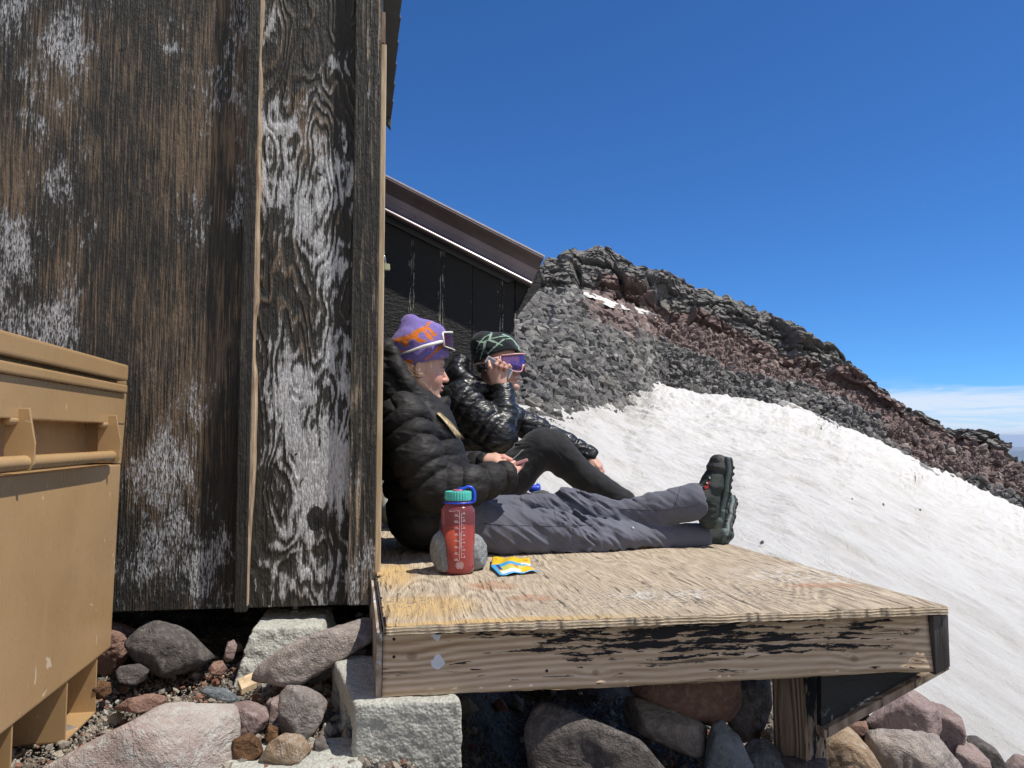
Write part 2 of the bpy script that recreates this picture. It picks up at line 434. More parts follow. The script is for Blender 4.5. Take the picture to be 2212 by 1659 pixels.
# ================================================================ TERRAIN
IX = [1090, 1170, 1240, 1300, 1350, 1390, 1425, 1500, 1600, 1680, 1700, 1760, 1800, 1850, 1900, 1960, 2000, 2100, 2212, 2400, 2700]
IY = [868, 908, 905, 880, 884, 850, 830, 848, 862, 884, 872, 890, 925, 948, 968, 998, 1022, 1062, 1110, 1190, 1330]
def snow_s(x):
    return np.interp(x, [900, 1090, 1170, 1240, 1350, 1500, 1600, 1700, 1800, 1900, 2000, 2100, 2212, 2400, 2700],
                    [.19, .165, .15, .135, .108, .087, .078, .066, .045, .019, -.012, -.040, -.070, -.125, -.20])
def snow_pt(x, D):
    """point of the snow surface in the direction of photo column x at distance D"""
    X = (x-1106)/FPX*D
    return np.stack([X, D, -1.0 + snow_s(x)*D], -1)
def gx_dx(x): return (x-1106)/FPX
def bD(x):      # distance of the snow's upper edge
    y = np.interp(x, IX, IY); den = snow_s(x) + (y-942)/FPX
    return np.clip(1/np.maximum(den, 0.02), 5.0, 38)
_tx = np.arange(900, 2900, 2.0); _td = np.convolve(np.pad(bD(_tx), 16, 'edge'), np.hanning(33)/np.hanning(33).sum(), 'valid')
def bD(x): return np.interp(x, _tx, _td)
def ground_z(X, Y):
    flat = -0.60 - 0.26*sstep(-0.22, 0.02, X)*sstep(1.35, 1.5, Y) - 0.10*sstep(0.2, 1.1, X) - 0.40*sstep(.95, 1.35, X)
    xs = 1106 + X/np.maximum(Y, .3)*FPX
    sn = -1.0 + snow_s(xs)*Y - 0.10
    k = sstep(2.1, 4.2, Y)
    return flat*(1-k) + sn*k

# --- base land far below, out to the horizon
def land():
    rs = np.geomspace(120, 60000, 60); an = np.linspace(0, 2*np.pi, 97)[:-1]
    P = [(0, 0, -60.0)]
    for r in rs:
        for a in an: P.append((r*math.cos(a), r*math.sin(a), -60 - 640*(1-math.exp(-(r-120)/5000))))
    P = np.array(P); f = []
    n = len(an)
    for i in range(len(rs)-1):
        for k in range(n): f.append((1+i*n+k, 1+i*n+(k+1) % n, 1+(i+1)*n+(k+1) % n, 1+(i+1)*n+k))
    return P, np.array(f)
g = G('forest_lowland'); v = g.co(kind='Position'); a = g.noise(v, 0.0006, 8, .6)
m_land = g.fin(g.mix(g.ramp(a, .4, .6), (.035, .055, .035), (.07, .085, .06)), 0.95, spec=0.1)
P, f = land(); tag(npmesh('terrain', P, f, m_land), kind='structure')
# distant ridges
xs = np.linspace(1800, 2700, 260); rows = []
Dr = 21000.0
for j, (dz, dd) in enumerate(((-420, -1500), (0, 0), (-60, 2500))):
    hz = -(33 - 5*vnoise(np.stack([xs/60, xs*0, xs*0], 1), 5) - 2*vnoise(np.stack([xs/14, xs*0, xs*0], 1), 6))/FPX*Dr
    rows.append(np.stack([(xs-1106)/FPX*(Dr+dd), np.full_like(xs, Dr+dd), hz+dz], 1))
P = np.concatenate(rows); n = len(xs)
f = np.array([(j*n+i, j*n+i+1, (j+1)*n+i+1, (j+1)*n+i) for j in range(2) for i in range(n-1)])
g = G('distant_forest'); v = g.co(kind='Position'); a = g.noise(v, 0.002, 8, .6)
tag(npmesh('hills', P, f, g.fin(g.mix(g.ramp(a, .4, .6), (.05, .07, .06), (.09, .11, .10)), 0.95, spec=0.1)), kind='structure')

# --- near ground: volcanic gravel
X = np.concatenate([np.arange(-3.2, 1.8, 0.014)]); Y = np.geomspace(0.5, 9.0, 420)
XX, YY = np.meshgrid(X, Y, indexing='xy'); P = np.stack([XX.ravel(), YY.ravel(), np.zeros(XX.size)], 1)
P[:, 2] = ground_z(P[:, 0], P[:, 1]) + 0.018*fbm(P*6, 3, 4) + 0.006*fbm(P*40, 8, 3, .6)
n = len(X); ii = np.arange((len(Y)-1)*(n-1)); r_, c_ = ii//(n-1), ii % (n-1)
f = np.stack([r_*n+c_, r_*n+c_+1, (r_+1)*n+c_+1, (r_+1)*n+c_], 1)
g = G('volcanic_grit'); v = g.co()
a = g.noise(v, 3.5, 5, .6); b = g.noise(v, 45, 6, .7); vo = g.vor(v, 130, 'F1', 'Color'); vd = g.vor(v, 130)
hs = g.n('ShaderNodeSeparateColor'); g.put(hs.inputs[0], vo)
col = g.mix(g.ramp(a, .4, .62), (.13, .115, .095), (.20, .17, .13)); col = g.mix(g.ramp(hs.outputs[0], .55, 1), col, (.055, .055, .055))
col = g.mix(g.ramp(hs.outputs[1], .7, 1, 0, .8), col, (.26, .17, .13)); col = g.mix(g.ramp(hs.outputs[2], .8, 1, 0, .9), col, (.38, .36, .31))
m_grit = g.fin(col, .9, g.bump(g.ma('ADD', g.ma('MULTIPLY', vd, -.8), b), 1.0, 0.012), spec=.2)
tag(npmesh('ground', P, f, m_grit), kind='structure')

# --- snow field
xs = np.concatenate([np.arange(1120, 2700, 2.6)]); nr = 520
tt = np.linspace(0, 1, nr); rows = []
DB = bD(xs)
D0 = 1.75
D0 = np.interp(xs, [1700, 1800, 1900, 2000, 2110], [3.4, 2.8, 2.4, 2.0, 1.75])[None]
DD = 1/((1/D0)*(1-tt)[:, None] + (1/(DB*1.12))[None]*tt[:, None])
XXs = np.broadcast_to(xs, DD.shape)
P = snow_pt(XXs.ravel(), DD.ravel())
Dv = DD.ravel()
q = P.copy(); q[:, 2] = 0; q = q@np.array([[math.cos(.5), -math.sin(.5), 0], [math.sin(.5), math.cos(.5), 0], [0, 0, 1]])
big = fbm(q*np.array([.35, .16, 1]), 2, 4)*0.11
mid = fbm(q*np.array([1.9, .8, 1]), 12, 4, .55)
f1, f2, cid = worley(np.stack([q[:, 0]*3.2, q[:, 1]*2.2, q[:, 2]], 1) + 0.45*np.stack([fbm(q*2, 31, 2), fbm(q*2, 37, 2), 0*q[:, 0]], 1), 5)
cup = (f1*f1 - .3)
amp = np.clip(Dv/6, .35, 2.2)
P[:, 2] += big*np.clip(Dv/8, .2, 2.0) + 0.026*mid*amp + 0.080*cup*np.clip(Dv/9, .5, 2.0)
tr = np.exp(-((XXs.ravel()-1106)/FPX*Dv - (0.35+0.03*Dv) )**2/0.03)            # trodden line of footprints
P[:, 2] -= 0.03*np.clip(tr*(vnoise(q*3.4, 50)+.1), 0, 1)
n = len(xs); ii = np.arange((nr-1)*(n-1)); r_, c_ = ii//(n-1), ii % (n-1)
f = np.stack([r_*n+c_, r_*n+c_+1, (r_+1)*n+c_+1, (r_+1)*n+c_], 1)
g = G('old_snow'); v = g.co(rot=(0, 0, -.5)); v2 = g.scale(v, (1, .55, 1))
a = g.noise(v2, 2.2, 7, .62, .6); b = g.noise(v2, 9, 5, .6); c = g.noise(v, 75, 4, .6)
col = g.mix(g.ramp(a, .44, .64), (.71, .695, .66), (.61, .585, .54)); col = g.mix(g.ramp(b, .50, .70, 0, .4), col, (.54, .51, .475))
col = g.mix(g.ramp(c, .70, .80, 0, .30), col, (.40, .36, .32))
m_snow = g.fin(col, .62, g.bump(g.ma('ADD', g.noise(v2, 9, 9, .68), g.ma('MULTIPLY', c, .15)), 1.0, .10), spec=.3)
tag(npmesh('snow', P, f, m_snow), kind='structure')

# --- mountain: talus from the snow's edge to the cliff, the cliff band and the ridge
RX = [1060, 1110, 1165, 1180, 1200, 1225, 1250, 1290, 1320, 1340, 1400, 1450, 1500, 1560, 1600, 1650, 1700, 1760, 1800, 1815, 1822, 1850, 1900, 1925, 1932, 1955, 2010, 2022, 2040, 2090, 2140, 2150, 2212, 2400, 2700]
RY = [600, 590, 578, 560, 562, 545, 548, 534, 545, 560, 578, 598, 618, 636, 648, 672, 704, 738, 758, 768, 790, 806, 846, 876, 886, 900, 936, 932, 930, 944, 962, 984, 1008, 1080, 1200]
CX = [1060, 1165, 1240, 1300, 1400, 1440, 1500, 1560, 1600, 1680, 1740, 1800, 1850, 1900, 1960, 2020, 2120, 2160, 2212, 2400, 2700]
CY = [640, 640, 640, 655, 690, 705, 712, 735, 765, 800, 815, 835, 862, 900, 925, 960, 985, 992, 1014, 1086, 1206]
LX = [1060, 1090, 1170, 1240, 1300, 1365, 1400, 1500, 1700, 2212, 2700]
xs = np.arange(820, 2700, 2.2); n = len(xs)
yb = np.interp(xs, IX, IY); yc = np.interp(xs, CX, CY); yr = np.interp(xs, RX, RY)
yr = yr + 4.0*vnoise(np.stack([xs/9, xs*0, xs*0], 1), 77) + 5*np.abs(vnoise(np.stack([xs/26, xs*0, xs*0], 1), 78))*(xs < 1950)
lw_ = 12*sstep(2080, 2180, xs); yr = yr+lw_; yc = yc+lw_
yr = np.minimum(yr, yc-1.5)
DB = bD(xs); DB = np.convolve(np.pad(DB, 6, 'edge'), np.ones(13)/13, 'valid')
DC = np.interp(xs, [1060, 1300, 1600, 1900, 2212, 2700], [54, 56, 54, 50, 46, 42])
def pt(x, y, D):
    dx = (x-1106)/FPX; dy = -(y-829.5)/FPX; c, s = math.cos(PITCH), math.sin(PITCH)
    k = D/(c-dy*s); return np.stack([dx*k, D*np.ones_like(k), (s+dy*c)*k], -1)
B3 = pt(xs, yb, DB); B3[:, 2] -= 0.04*DB*.3; C3 = pt(xs, yc, DC); R3 = pt(xs, yr, DC+5)
n1, n2 = 250, 120
rows = []; reg = []
B0 = B3.copy(); B0[:, 1] -= 1.0; B0[:, 2] -= 0.35
rows.append(B0); reg.append(0)
for t in np.linspace(0, 1, n1):
    u = t**2.1; P_ = B3*(1-u)+C3*u
    P_[:, 2] -= 0.0; rows.append(P_); reg.append(u)
for t in np.linspace(0, 1, n2)[1:]:
    P_ = C3*(1-t)+R3*t
    P_[:, 1] = C3[:, 1]*(1-t**1.6)+R3[:, 1]*t**1.6
    hh = R3[:, 2]-C3[:, 2]; P_[:, 2] = C3[:, 2]+hh*t
    rows.append(P_); reg.append(1+t)
for dd, dz in ((4, -1.5), (14, -9), (40, -30)):
    P_ = R3.copy(); P_[:, 1] += dd; P_[:, 2] += dz; rows.append(P_); reg.append(2.1)
nr = len(rows); P = np.concatenate(rows); T = np.repeat(np.array(reg), n); XC = np.tile(xs, nr)
Dv = P[:, 1]
# blocky displacement
on = sstep(0.0, 0.03, T)
d1 = np.zeros(len(P))
tal = (T <= 1.0)
sdir = np.array([0.05, -.62, .78])
def blocks(q, s, w=(1, 1, 1)):
    q = q*np.array(w); q = q + 0.25*np.stack([fbm(q, s+3, 2), fbm(q, s+5, 2), fbm(q, s+7, 2)], 1)
    f1, f2, cid = worley(q, s); e = sstep(0, .13, f2-f1)
    return (cid-.45)*e + .30*e
wz = (1, 1, 2.1)
d_t = 0.42*blocks(P*1.1, 3, wz)*np.clip(Dv/30, .25, 1.2) + 0.22*blocks(P*2.6, 13, wz)*np.clip(Dv/26, .4, 1.2) + 0.10*blocks(P*6.5, 23, wz)*np.clip(Dv/20, .5, 1.3) + .5*fbm(P*.22, 40, 3)*np.clip((Dv-8)/30, 0, 1)
Pc = P.copy(); Pc[:, 2] *= .55
cl_ = sstep(0.93, 1.05, T)*np.clip((np.interp(XC, xs, yc-yr)-4)/26, 0, 1)
d_c = 2.3*blocks(Pc*.33, 53, (1, .7, 1)) + 1.0*blocks(P*.8, 63, (1, 1, 1.2)) + .42*blocks(P*2.0, 73, (1, 1, 1.6)) + .05*fbm(P*3, 83, 3)
top = sstep(1.55, 1.95, T)*(T < 2.05)
d_c = d_c*(1-.55*top)
d_t = d_t*(.45+.55*sstep(1330, 1480, XC))
disp = (d_t*(1-cl_) + d_c*cl_)*on*np.where(T > 2.05, 0, 1)
ndir = sdir[None]*(1-cl_)[:, None] + np.array([-.15, -.95, .25])[None]*cl_[:, None]
P = P + ndir*disp[:, None]
red = np.zeros(len(P))
mid = np.exp(-((T-.68)/.28)**2)*sstep(1215, 1300, XC)*(1-sstep(1560, 1800, XC))*.95
low_c = np.exp(-((T-1.12)/.22)**2)*sstep(1230, 1330, XC)*(1-sstep(1880, 1950, XC))*1.1
rt_ = sstep(1830, 1950, XC)*sstep(.15, .35, T)*(1-sstep(.95, 1.2, T))*.85
t2 = sstep(1560, 1750, XC)*np.exp(-((T-.85)/.16)**2)*.8
red = np.clip(mid+low_c+rt_+t2, 0, 1) - .25 + .35*fbm(P*.25, 91, 4)
f = []
ii = np.arange((nr-1)*(n-1)); r_, c_ = ii//(n-1), ii % (n-1)
f = np.stack([r_*n+c_, r_*n+c_+1, (r_+1)*n+c_+1, (r_+1)*n+c_], 1)
def lava(name, vcol=False):
    g = G(name); v = g.co()
    a = g.noise(v, .35, 6, .6); b = g.noise(v, 2.3, 7, .68); c = g.noise(v, 14, 4, .65)
    vz = g.scale(v, (1, 1, 2.0)); vc = g.n('ShaderNodeSeparateColor'); g.put(vc.inputs[0], g.vor(g.warp(vz, .2, 2), 3.2, 'F1', 'Color'))
    grey = g.mix(g.ramp(b, .35, .68), (.135, .130, .124), (.34, .325, .30)); grey = g.mix(g.ramp(vc.outputs[0], .3, 1, 0, .6), grey, (.075, .08, .085))
    grey = g.mix(g.ramp(a, .48, .66, 0, .55), grey, (.30, .28, .245))
    rd = g.mix(g.ramp(b, .35, .68), (.19, .13, .112), (.36, .265, .235)); rd = g.mix(g.ramp(vc.outputs[1], .5, 1, 0, .6), rd, (.19, .15, .145))
    k = g.attr('red'); col = g.mix(g.ramp(g.ma('ADD', k, g.ma('MULTIPLY', g.ma('SUBTRACT', b, .5), .8)), .16, .50), grey, rd)
    col = g.mix(g.ramp(c, .62, .78, 0, .45), col, (.42, .41, .38))
    col = g.mix(g.ramp(g.attr('rnd'), 0, 1, .55, 0), col, (.045, .045, .048)); col = g.mix(g.ramp(g.attr('rnd'), .8, 1, 0, .4), col, (.45, .43, .39))
    return g.fin(col, .88, g.bump(g.ma('ADD', g.noise(v, 4.5, 9, .72), g.ma('MULTIPLY', g.vor(g.warp(vz, .3, 2), 2.6, 'DISTANCE_TO_EDGE'), -.5)), .9, .10), spec=.2)
m_lava = lava('lava_rock')
tag(npmesh('hill', P, f, m_lava, smooth=False, attrs={'red': ('f', red), 'rnd': ('f', np.full(len(P), .42))}), kind='structure')
HG = P.reshape(nr, n, 3); HT = T.reshape(nr, n); HR = red.reshape(nr, n)

# --- loose blocks on the talus (scree)
def scatter(name, centers, sizes, m, seed, reds=None, sub=1, kind='stuff', flatz=(.45, .9), smooth=False, extra=None, label=None):
    sv, sf = ico(sub); N_ = len(centers); rg = np.random.default_rng(seed)
    q = rg.normal(size=(N_, 4)); q /= np.linalg.norm(q, axis=1)[:, None]
    w_, x_, y_, z_ = q.T
    Rm = np.stack([np.stack([1-2*(y_*y_+z_*z_), 2*(x_*y_-z_*w_), 2*(x_*z_+y_*w_)], 1), np.stack([2*(x_*y_+z_*w_), 1-2*(x_*x_+z_*z_), 2*(y_*z_-x_*w_)], 1), np.stack([2*(x_*z_-y_*w_), 2*(y_*z_+x_*w_), 1-2*(x_*x_+y_*y_)], 1)], 1)
    ax = np.stack([np.ones(N_), rg.uniform(.55, 1, N_), rg.uniform(*flatz, N_)], 1)
    nv = len(sv); jit = 1 + rg.uniform(-.12, .12, (N_, nv))
    # cut each stone by a few random planes so that it has facets
    base = np.broadcast_to(sv, (N_, nv, 3))*jit[..., None]
    for _ in range(8):
        pn = rg.normal(size=(N_, 3)); pn /= np.linalg.norm(pn, axis=1)[:, None]; pd = rg.uniform(.40, .80, N_)
        ov = np.maximum((base*pn[:, None]).sum(2)-pd[:, None], 0); base = base - ov[..., None]*pn[:, None]
    b = base*ax[:, None]*sizes[:, None, None]
    b = np.einsum('nij,nvj->nvi', Rm, b) + centers[:, None]
    P_ = b.reshape(-1, 3); F_ = (sf[None] + (np.arange(N_)*nv)[:, None, None]).reshape(-1, 3)
    at = {'rnd': ('f', np.repeat(rg.random(N_), nv))}
    if reds is not None: at['red'] = ('f', np.repeat(reds, nv))
    return tag(npmesh(name, P_, F_, m, smooth=smooth, attrs=at), kind=kind)
rg = np.random.default_rng(4)
N_ = 32000
ci = np.concatenate([rg.integers(0, n, 18000), rg.integers(50, 266, 14000)]); ri = (1 + (n1-2)*rg.random(N_)**1.0).astype(int)
c0 = HG[ri, ci]; px = 1.6+ 2.8*rg.pareto(1.6, N_); px = np.clip(px, 1.5, 14)
lt = XC[ci] < 1400; px = np.where(lt, np.clip(px*1.6, 2.0, 22), np.clip(px*1.15, 1.5, 14))
sz = px/FPX*c0[:, 1]
scatter('scree', c0 + np.array([0, -.2, .15])*sz[:, None], sz, m_lava, 7, HR[ri, ci])
# small scree spilling onto the snow edge
N_ = 900; xx = rg.uniform(1120, 2300, N_); dd = bD(xx)*(1-np.abs(rg.normal(0, .04, N_))); pp = snow_pt(xx, dd)
scatter('scree', pp, np.clip(1.2+1.6*rg.pareto(2.5, N_), 1, 8)/FPX*dd, m_lava, 8, np.zeros(N_))
# a few stones lying out on the snow
pp = np.array([snow_pt(x, 1/(snow_s(x)+(y-942)/FPX)) for x, y in ((1640, 1176), (1902, 1092), (1835, 1080), (1980, 1103))])
scatter('scree', pp+[0, 0, .02], np.array([.020, .02, .016, .02]), m_lava, 9, np.zeros(4), sub=2)

# old snow patch high on the slope and snow lobes in front of the rocks
def snow_patch(name, top, bot, lift, D_of):
    xs_ = np.arange(top[0][0], top[-1][0], 1.5); yt = np.interp(xs_, *zip(*top)); ybt = np.interp(xs_, *zip(*bot)); V_ = []; K = 12
    for j in range(K):
        t = j/(K-1); y = yt*(1-t)+ybt*t; D = D_of(xs_, y); bul = math.sin(math.pi*t)*lift
        p = pt(xs_, y + 1.5*vnoise(np.stack([xs_/7, y/7, xs_*0], 1), 4), D); p[:, 1] -= bul*1.2; p[:, 2] += bul*.4*(1+.5*vnoise(p*1.5, 3)); V_.append(p)
    V_ = np.concatenate(V_); n_ = len(xs_)
    F_ = np.array([(j*n_+i, j*n_+i+1, (j+1)*n_+i+1, (j+1)*n_+i) for j in range(K-1) for i in range(n_-1)])
    tag(npmesh(name, V_, F_, m_snow), kind='structure')
def hillD(x, y):
    Q = HG.reshape(-1, 3); k_, s_ = math.cos(PITCH), math.sin(PITCH); dp = Q[:, 1]*k_+Q[:, 2]*s_
    px_ = 1106+FPX*Q[:, 0]/dp; py_ = 829.5-FPX*(Q[:, 2]*k_-Q[:, 1]*s_)/dp; sel = (px_ > 1240) & (px_ < 1440) & (py_ > 600) & (py_ < 710) & (dp > 0); px_, py_, dd_ = px_[sel], py_[sel], Q[sel, 1]
    out = np.array([np.min(dd_[(np.abs(px_-a) < 4) & (np.abs(py_-b) < 5)], initial=56.0) for a, b in zip(x, y)])
    return np.convolve(np.pad(out, 6, 'edge'), np.ones(13)/13, 'valid') - 3.0
snow_patch('snow_patch', [(1260, 632), (1290, 638), (1320, 648), (1360, 659), (1418, 680)], [(1260, 638), (1285, 646), (1320, 665), (1360, 670), (1418, 687)], .2, hillD)
snow_patch('snow_patch', [(1680, 868), (1700, 868), (1740, 884), (1790, 905), (1808, 922)], [(1680, 872), (1700, 882), (1740, 905), (1790, 926), (1808, 928)], .25, lambda x, y: bD(x)*.97)
snow_patch('snow_patch', [(1940, 990), (1990, 1005), (2030, 1028), (2072, 1048)], [(1940, 996), (1990, 1022), (2030, 1050), (2072, 1056)], .3, lambda x, y: bD(x)*.96)
# ================================================================ WOOD AND OTHER MATERIALS
def along(g): return g.co(rot=(0, 0, -TH))       # x along the wall, y through it, z up
def blob(g, vec, c, r, soft=1.0):
    """1 inside an ellipsoid patch, fading outwards"""
    a = g.n('ShaderNodeVectorMath', operation='SUBTRACT'); g.put(a.inputs[0], vec); a.inputs[1].default_value = c
    b = g.n('ShaderNodeVectorMath', operation='DIVIDE'); g.put(b.inputs[0], a.outputs[0]); b.inputs[1].default_value = r
    l = g.n('ShaderNodeVectorMath', operation='LENGTH'); g.put(l.inputs[0], b.outputs[0])
    return g.ramp(l.outputs['Value'], 1.0+soft*.5, 1.0-soft*.5, smooth=True)
C0 = V(824, 1303, 2.0)
def wl(x, y, out=0.0): return on_plane(x, y, C0 + NV*out, NV)
def wloc(x, y):          # wall point in the along() frame
    p = wl(x, y); return (p.dot(U), p.dot(VV), p.z)
def stain(g, v, pts, amt=1.0):
    tot = None
    for (x, y, rx, ry) in pts:
        c = wloc(x, y); k = 2.03/FPX; b = blob(g, v, c, (rx*k, 9, ry*k), 1.2)
        tot = b if tot is None else g.ma('MAXIMUM', tot, b)
    return tot
def peeling(name, brown, white, bw=1.0, ww=1.0, cathedral=0.0, tan=(.27, .185, .115), greyw=(.60, .60, .61), base=(.022, .020, .016), fine=1.0, spots=()):
    g = G(name); v = along(g); vw = g.warp(v, (.012, 0, .03), 3.2, 3)
    # grain: thin vertical ridges, curling round figure
    s1 = g.noise(g.scale(vw, (1, 1, .035)), 210*fine, 3, .6); s2 = g.noise(g.scale(vw, (1, 1, .07)), 70*fine, 3, .6)
    if cathedral:
        h = g.noise(g.scale(g.warp(v, (.05, 0, .12), 2.2, 2), (1, 1, .33)), 8.0, 2.5, .5); fig = g.ma('SINE', g.ma('MULTIPLY', h, 100.0)); fig = g.ramp(fig, -1, 1)
        grain = g.ma('ADD', g.ma('MULTIPLY', fig, .40*cathedral), g.ma('ADD', g.ma('MULTIPLY', s1, .5), g.ma('MULTIPLY', s2, .3)))
        grain = g.ma('ADD', grain, .06-.20*cathedral)
    else: grain = g.ma('ADD', g.ma('MULTIPLY', s1, .72), g.ma('MULTIPLY', s2, .28))
    spk = g.noise(g.scale(v, (1, 1, .35)), 160, 3, .65)
    m1 = g.noise(g.scale(v, (1, 1, .45)), 6.5, 6, .68); m2 = g.noise(g.scale(v, (1, 1, .6)), 6.5, 5, .65)
    B = g.ma('MULTIPLY', stain(g, v, brown), 1.0) if brown else 0.0; W = stain(g, v, white) if white else 0.0
    bt = g.ma('ADD', g.ma('MULTIPLY', B, .20*bw), g.ma('MULTIPLY', g.ramp(m1, .36, .66, -.12, .14), 1.0)) if brown else g.ramp(m1, .45, .7, -.2, .1)
    fb = g.ma('MULTIPLY', g.ramp(g.ma('ADD', grain, bt), .58, .70), g.ramp(g.noise(g.scale(vw, (1, 1, .03)), 300, 3, .6), .42, .56, .18, 1.0))
    wt = g.ma('ADD', g.ma('MULTIPLY', W, .17*ww), g.ramp(m2, .36, .66, -.20, .17)) if white else g.ramp(m2, .5, .72, -.35, .0)
    spv = g.noise(g.scale(vw, (1, 1, .12)), 260, 3, .7)
    gw = g.ma('ADD', g.ma('MULTIPLY', grain, .42 if cathedral else .30), g.ma('ADD', g.ma('MULTIPLY', spk, .28), g.ma('MULTIPLY', spv, .36 if cathedral else .48)))
    fw = g.ma('MULTIPLY', g.ramp(g.ma('ADD', gw, wt), .625, .72), g.ramp(g.noise(g.scale(v, (1, 1, .22)), 330, 2, .6), .40, .52, (.05 if not cathedral else .6), 1.0))
    c0 = g.mix(g.ramp(s2, .35, .65), base, tuple(x*1.9 for x in base))
    tn = g.mix(m1, tuple(x*.55 for x in tan), tan)
    col = g.mix(g.ma('MULTIPLY', fb, .85), c0, tn); wc = g.mix(g.ramp(s2, .3, .6), tuple(x*.72 for x in greyw), greyw); col = g.mix(g.ma('MULTIPLY', fw, .92), col, wc)
    for (x, y, rx, ry) in spots: col = g.mix(g.ma('MULTIPLY', g.ramp(g.ma('ADD', blob(g, g.warp(v, .02, 40), wloc(x, y), (rx*2.03/FPX, 9, ry*2.03/FPX), .5), g.ma('MULTIPLY', s1, .3)), .5, .62), .95), col, (.012, .011, .010))
    hh = g.ma('ADD', g.ma('MULTIPLY', grain, 1.0), g.ma('MULTIPLY', fw, -.18)); hh = g.ma('ADD', hh, g.ma('MULTIPLY', spk, .45))
    return g.fin(col, g.ramp(s2, .3, .7, .55, .75), g.bump(hh, 1.0, .012), spec=.35)
m_ply = peeling('weathered_plywood', [(330, 560, 170, 330), (420, 640, 110, 360), (380, 250, 260, 260), (60, 300, 120, 200), (300, 900, 200, 180)],
                [(60, 560, 130, 190), (110, 130, 75, 60), (330, 100, 60, 12), (100, 690, 110, 60), (350, 1010, 60, 60), (330, 1250, 260, 95), (240, 1100, 40, 120), (430, 1180, 70, 110), (20, 900, 80, 200)], bw=.85, ww=.75, fine=1.0, spots=[(262, 108, 5, 5), (410, 60, 3, 3)])
m_ply2 = peeling('peeled_white_plywood', [(610, 560, 60, 130), (650, 300, 60, 80)],
                 [(700, 230, 60, 110), (650, 430, 90, 300), (720, 480, 45, 420), (600, 640, 50, 240), (640, 1050, 100, 190), (610, 1220, 70, 130), (730, 860, 50, 330), (650, 900, 90, 120), (690, 1240, 70, 60)], ww=.95, cathedral=.8, greyw=(.68, .675, .67), fine=.8, spots=[(683, 1120, 17, 26), (640, 980, 3, 3), (690, 380, 4, 4)])
m_batten = peeling('tarred_batten', [(540, 900, 30, 260)], None, bw=.1, tan=(.26, .20, .14))
m_corner = peeling('peeling_corner_board', [(790, 500, 50, 250), (790, 620, 50, 160), (800, 250, 40, 200), (780, 1000, 60, 300)], [(780, 1260, 60, 60)], bw=.38, ww=.6, tan=(.52, .40, .27), fine=.6)
g = G('splintered_pine'); v = along(g); a = g.noise(g.scale(v, (1, 1, .06)), 240, 4, .6)
m_splint = g.fin(g.mix(g.ramp(a, .35, .65), (.20, .125, .075), (.52, .40, .27)), .8, g.bump(a, .7, .004))
g = G('new_pine'); v = along(g); a = g.noise(g.scale(g.warp(v, .05, 3), (1, 1, .05)), 90, 4, .6)
m_pine = g.fin(g.mix(g.ramp(a, .35, .65), (.38, .27, .15), (.62, .48, .31)), .6, g.bump(a, .3, .002))
def wood(name, c1, c2, c3, freq=26, axis='V', knots=(), paint=None, paintc=(.02, .02, .022), bumpd=.006, flecks=None, extra=None, ring=90.0, paintk=1.0, figw=.40, lin=0.0):
    g = G(name); v = along(g)
    st = {'V': (1, .07, 1), 'U': (.07, 1, 1), 'Z': (1, 1, .07)}[axis]; st2 = {'V': (1, .22, 1), 'U': (.16, 1, 1), 'Z': (1, 1, .2)}[axis]
    vw = g.warp(v, .03, 2.5, 2)
    h = g.noise(g.scale(vw, st2), 7.0, 1.2, .45)
    if lin: h = g.ma('ADD', g.ma('MULTIPLY', h, .30), g.ma('MULTIPLY', g.xyz(vw)[2], lin))
    for c, r, k in knots:
        h = g.ma('ADD', h, g.ma('MULTIPLY', blob(g, v, c, r, 2.0), k))
    fig = g.ramp(g.ma('SINE', g.ma('MULTIPLY', h, ring)), -1, 1)
    s1 = g.noise(g.scale(vw, st), freq*9, 4, .65); s2 = g.noise(g.scale(vw, st), freq*2.4, 4, .6); big = g.noise(g.scale(v, st2), 5, 5, .6)
    gr = g.ma('ADD', g.ma('MULTIPLY', fig, figw), g.ma('ADD', g.ma('MULTIPLY', s1, .38+(.40-figw)*.6), g.ma('MULTIPLY', s2, .28+(.40-figw)*.4)))
    col = g.mix(g.ramp(gr, .34, .68), c1, c2); col = g.mix(g.ramp(big, .42, .66, 0, .7), col, c3)
    crk = g.ramp(g.noise(g.scale(vw, tuple(x if x == 1 else x*.6 for x in st)), freq*3.6, 5, .7), .62, .68)
    col = g.mix(g.ma('MULTIPLY', crk, .75), col, (.045, .033, .025))
    if extra: col = extra(g, v, col, gr, s1)
    hh = gr
    if paint:
        m = None
        for c, r in paint:
            b = blob(g, v, c, r, 1.3); m = b if m is None else g.ma('MAXIMUM', m, b)
        pn = g.noise(g.scale(vw, st2), freq*4.2, 7, .74); pm = g.ramp(g.ma('ADD', g.ma('MULTIPLY', m, .13*paintk), g.ma('ADD', g.ma('MULTIPLY', pn, .8), g.ma('MULTIPLY', gr, .3))), .675, .695)
        col = g.mix(pm, col, paintc); hh = g.ma('ADD', gr, g.ma('MULTIPLY', pm, .35))
    hh = g.ma('SUBTRACT', hh, g.ma('MULTIPLY', crk, .8))
    return g.fin(col, .82, g.bump(hh, 1.0, bumpd), spec=.2)
ZD = -0.35
def dloc(x, y, z=ZD):
    p = on_z(x, y, z); return (p.dot(U), p.dot(VV), p.z)
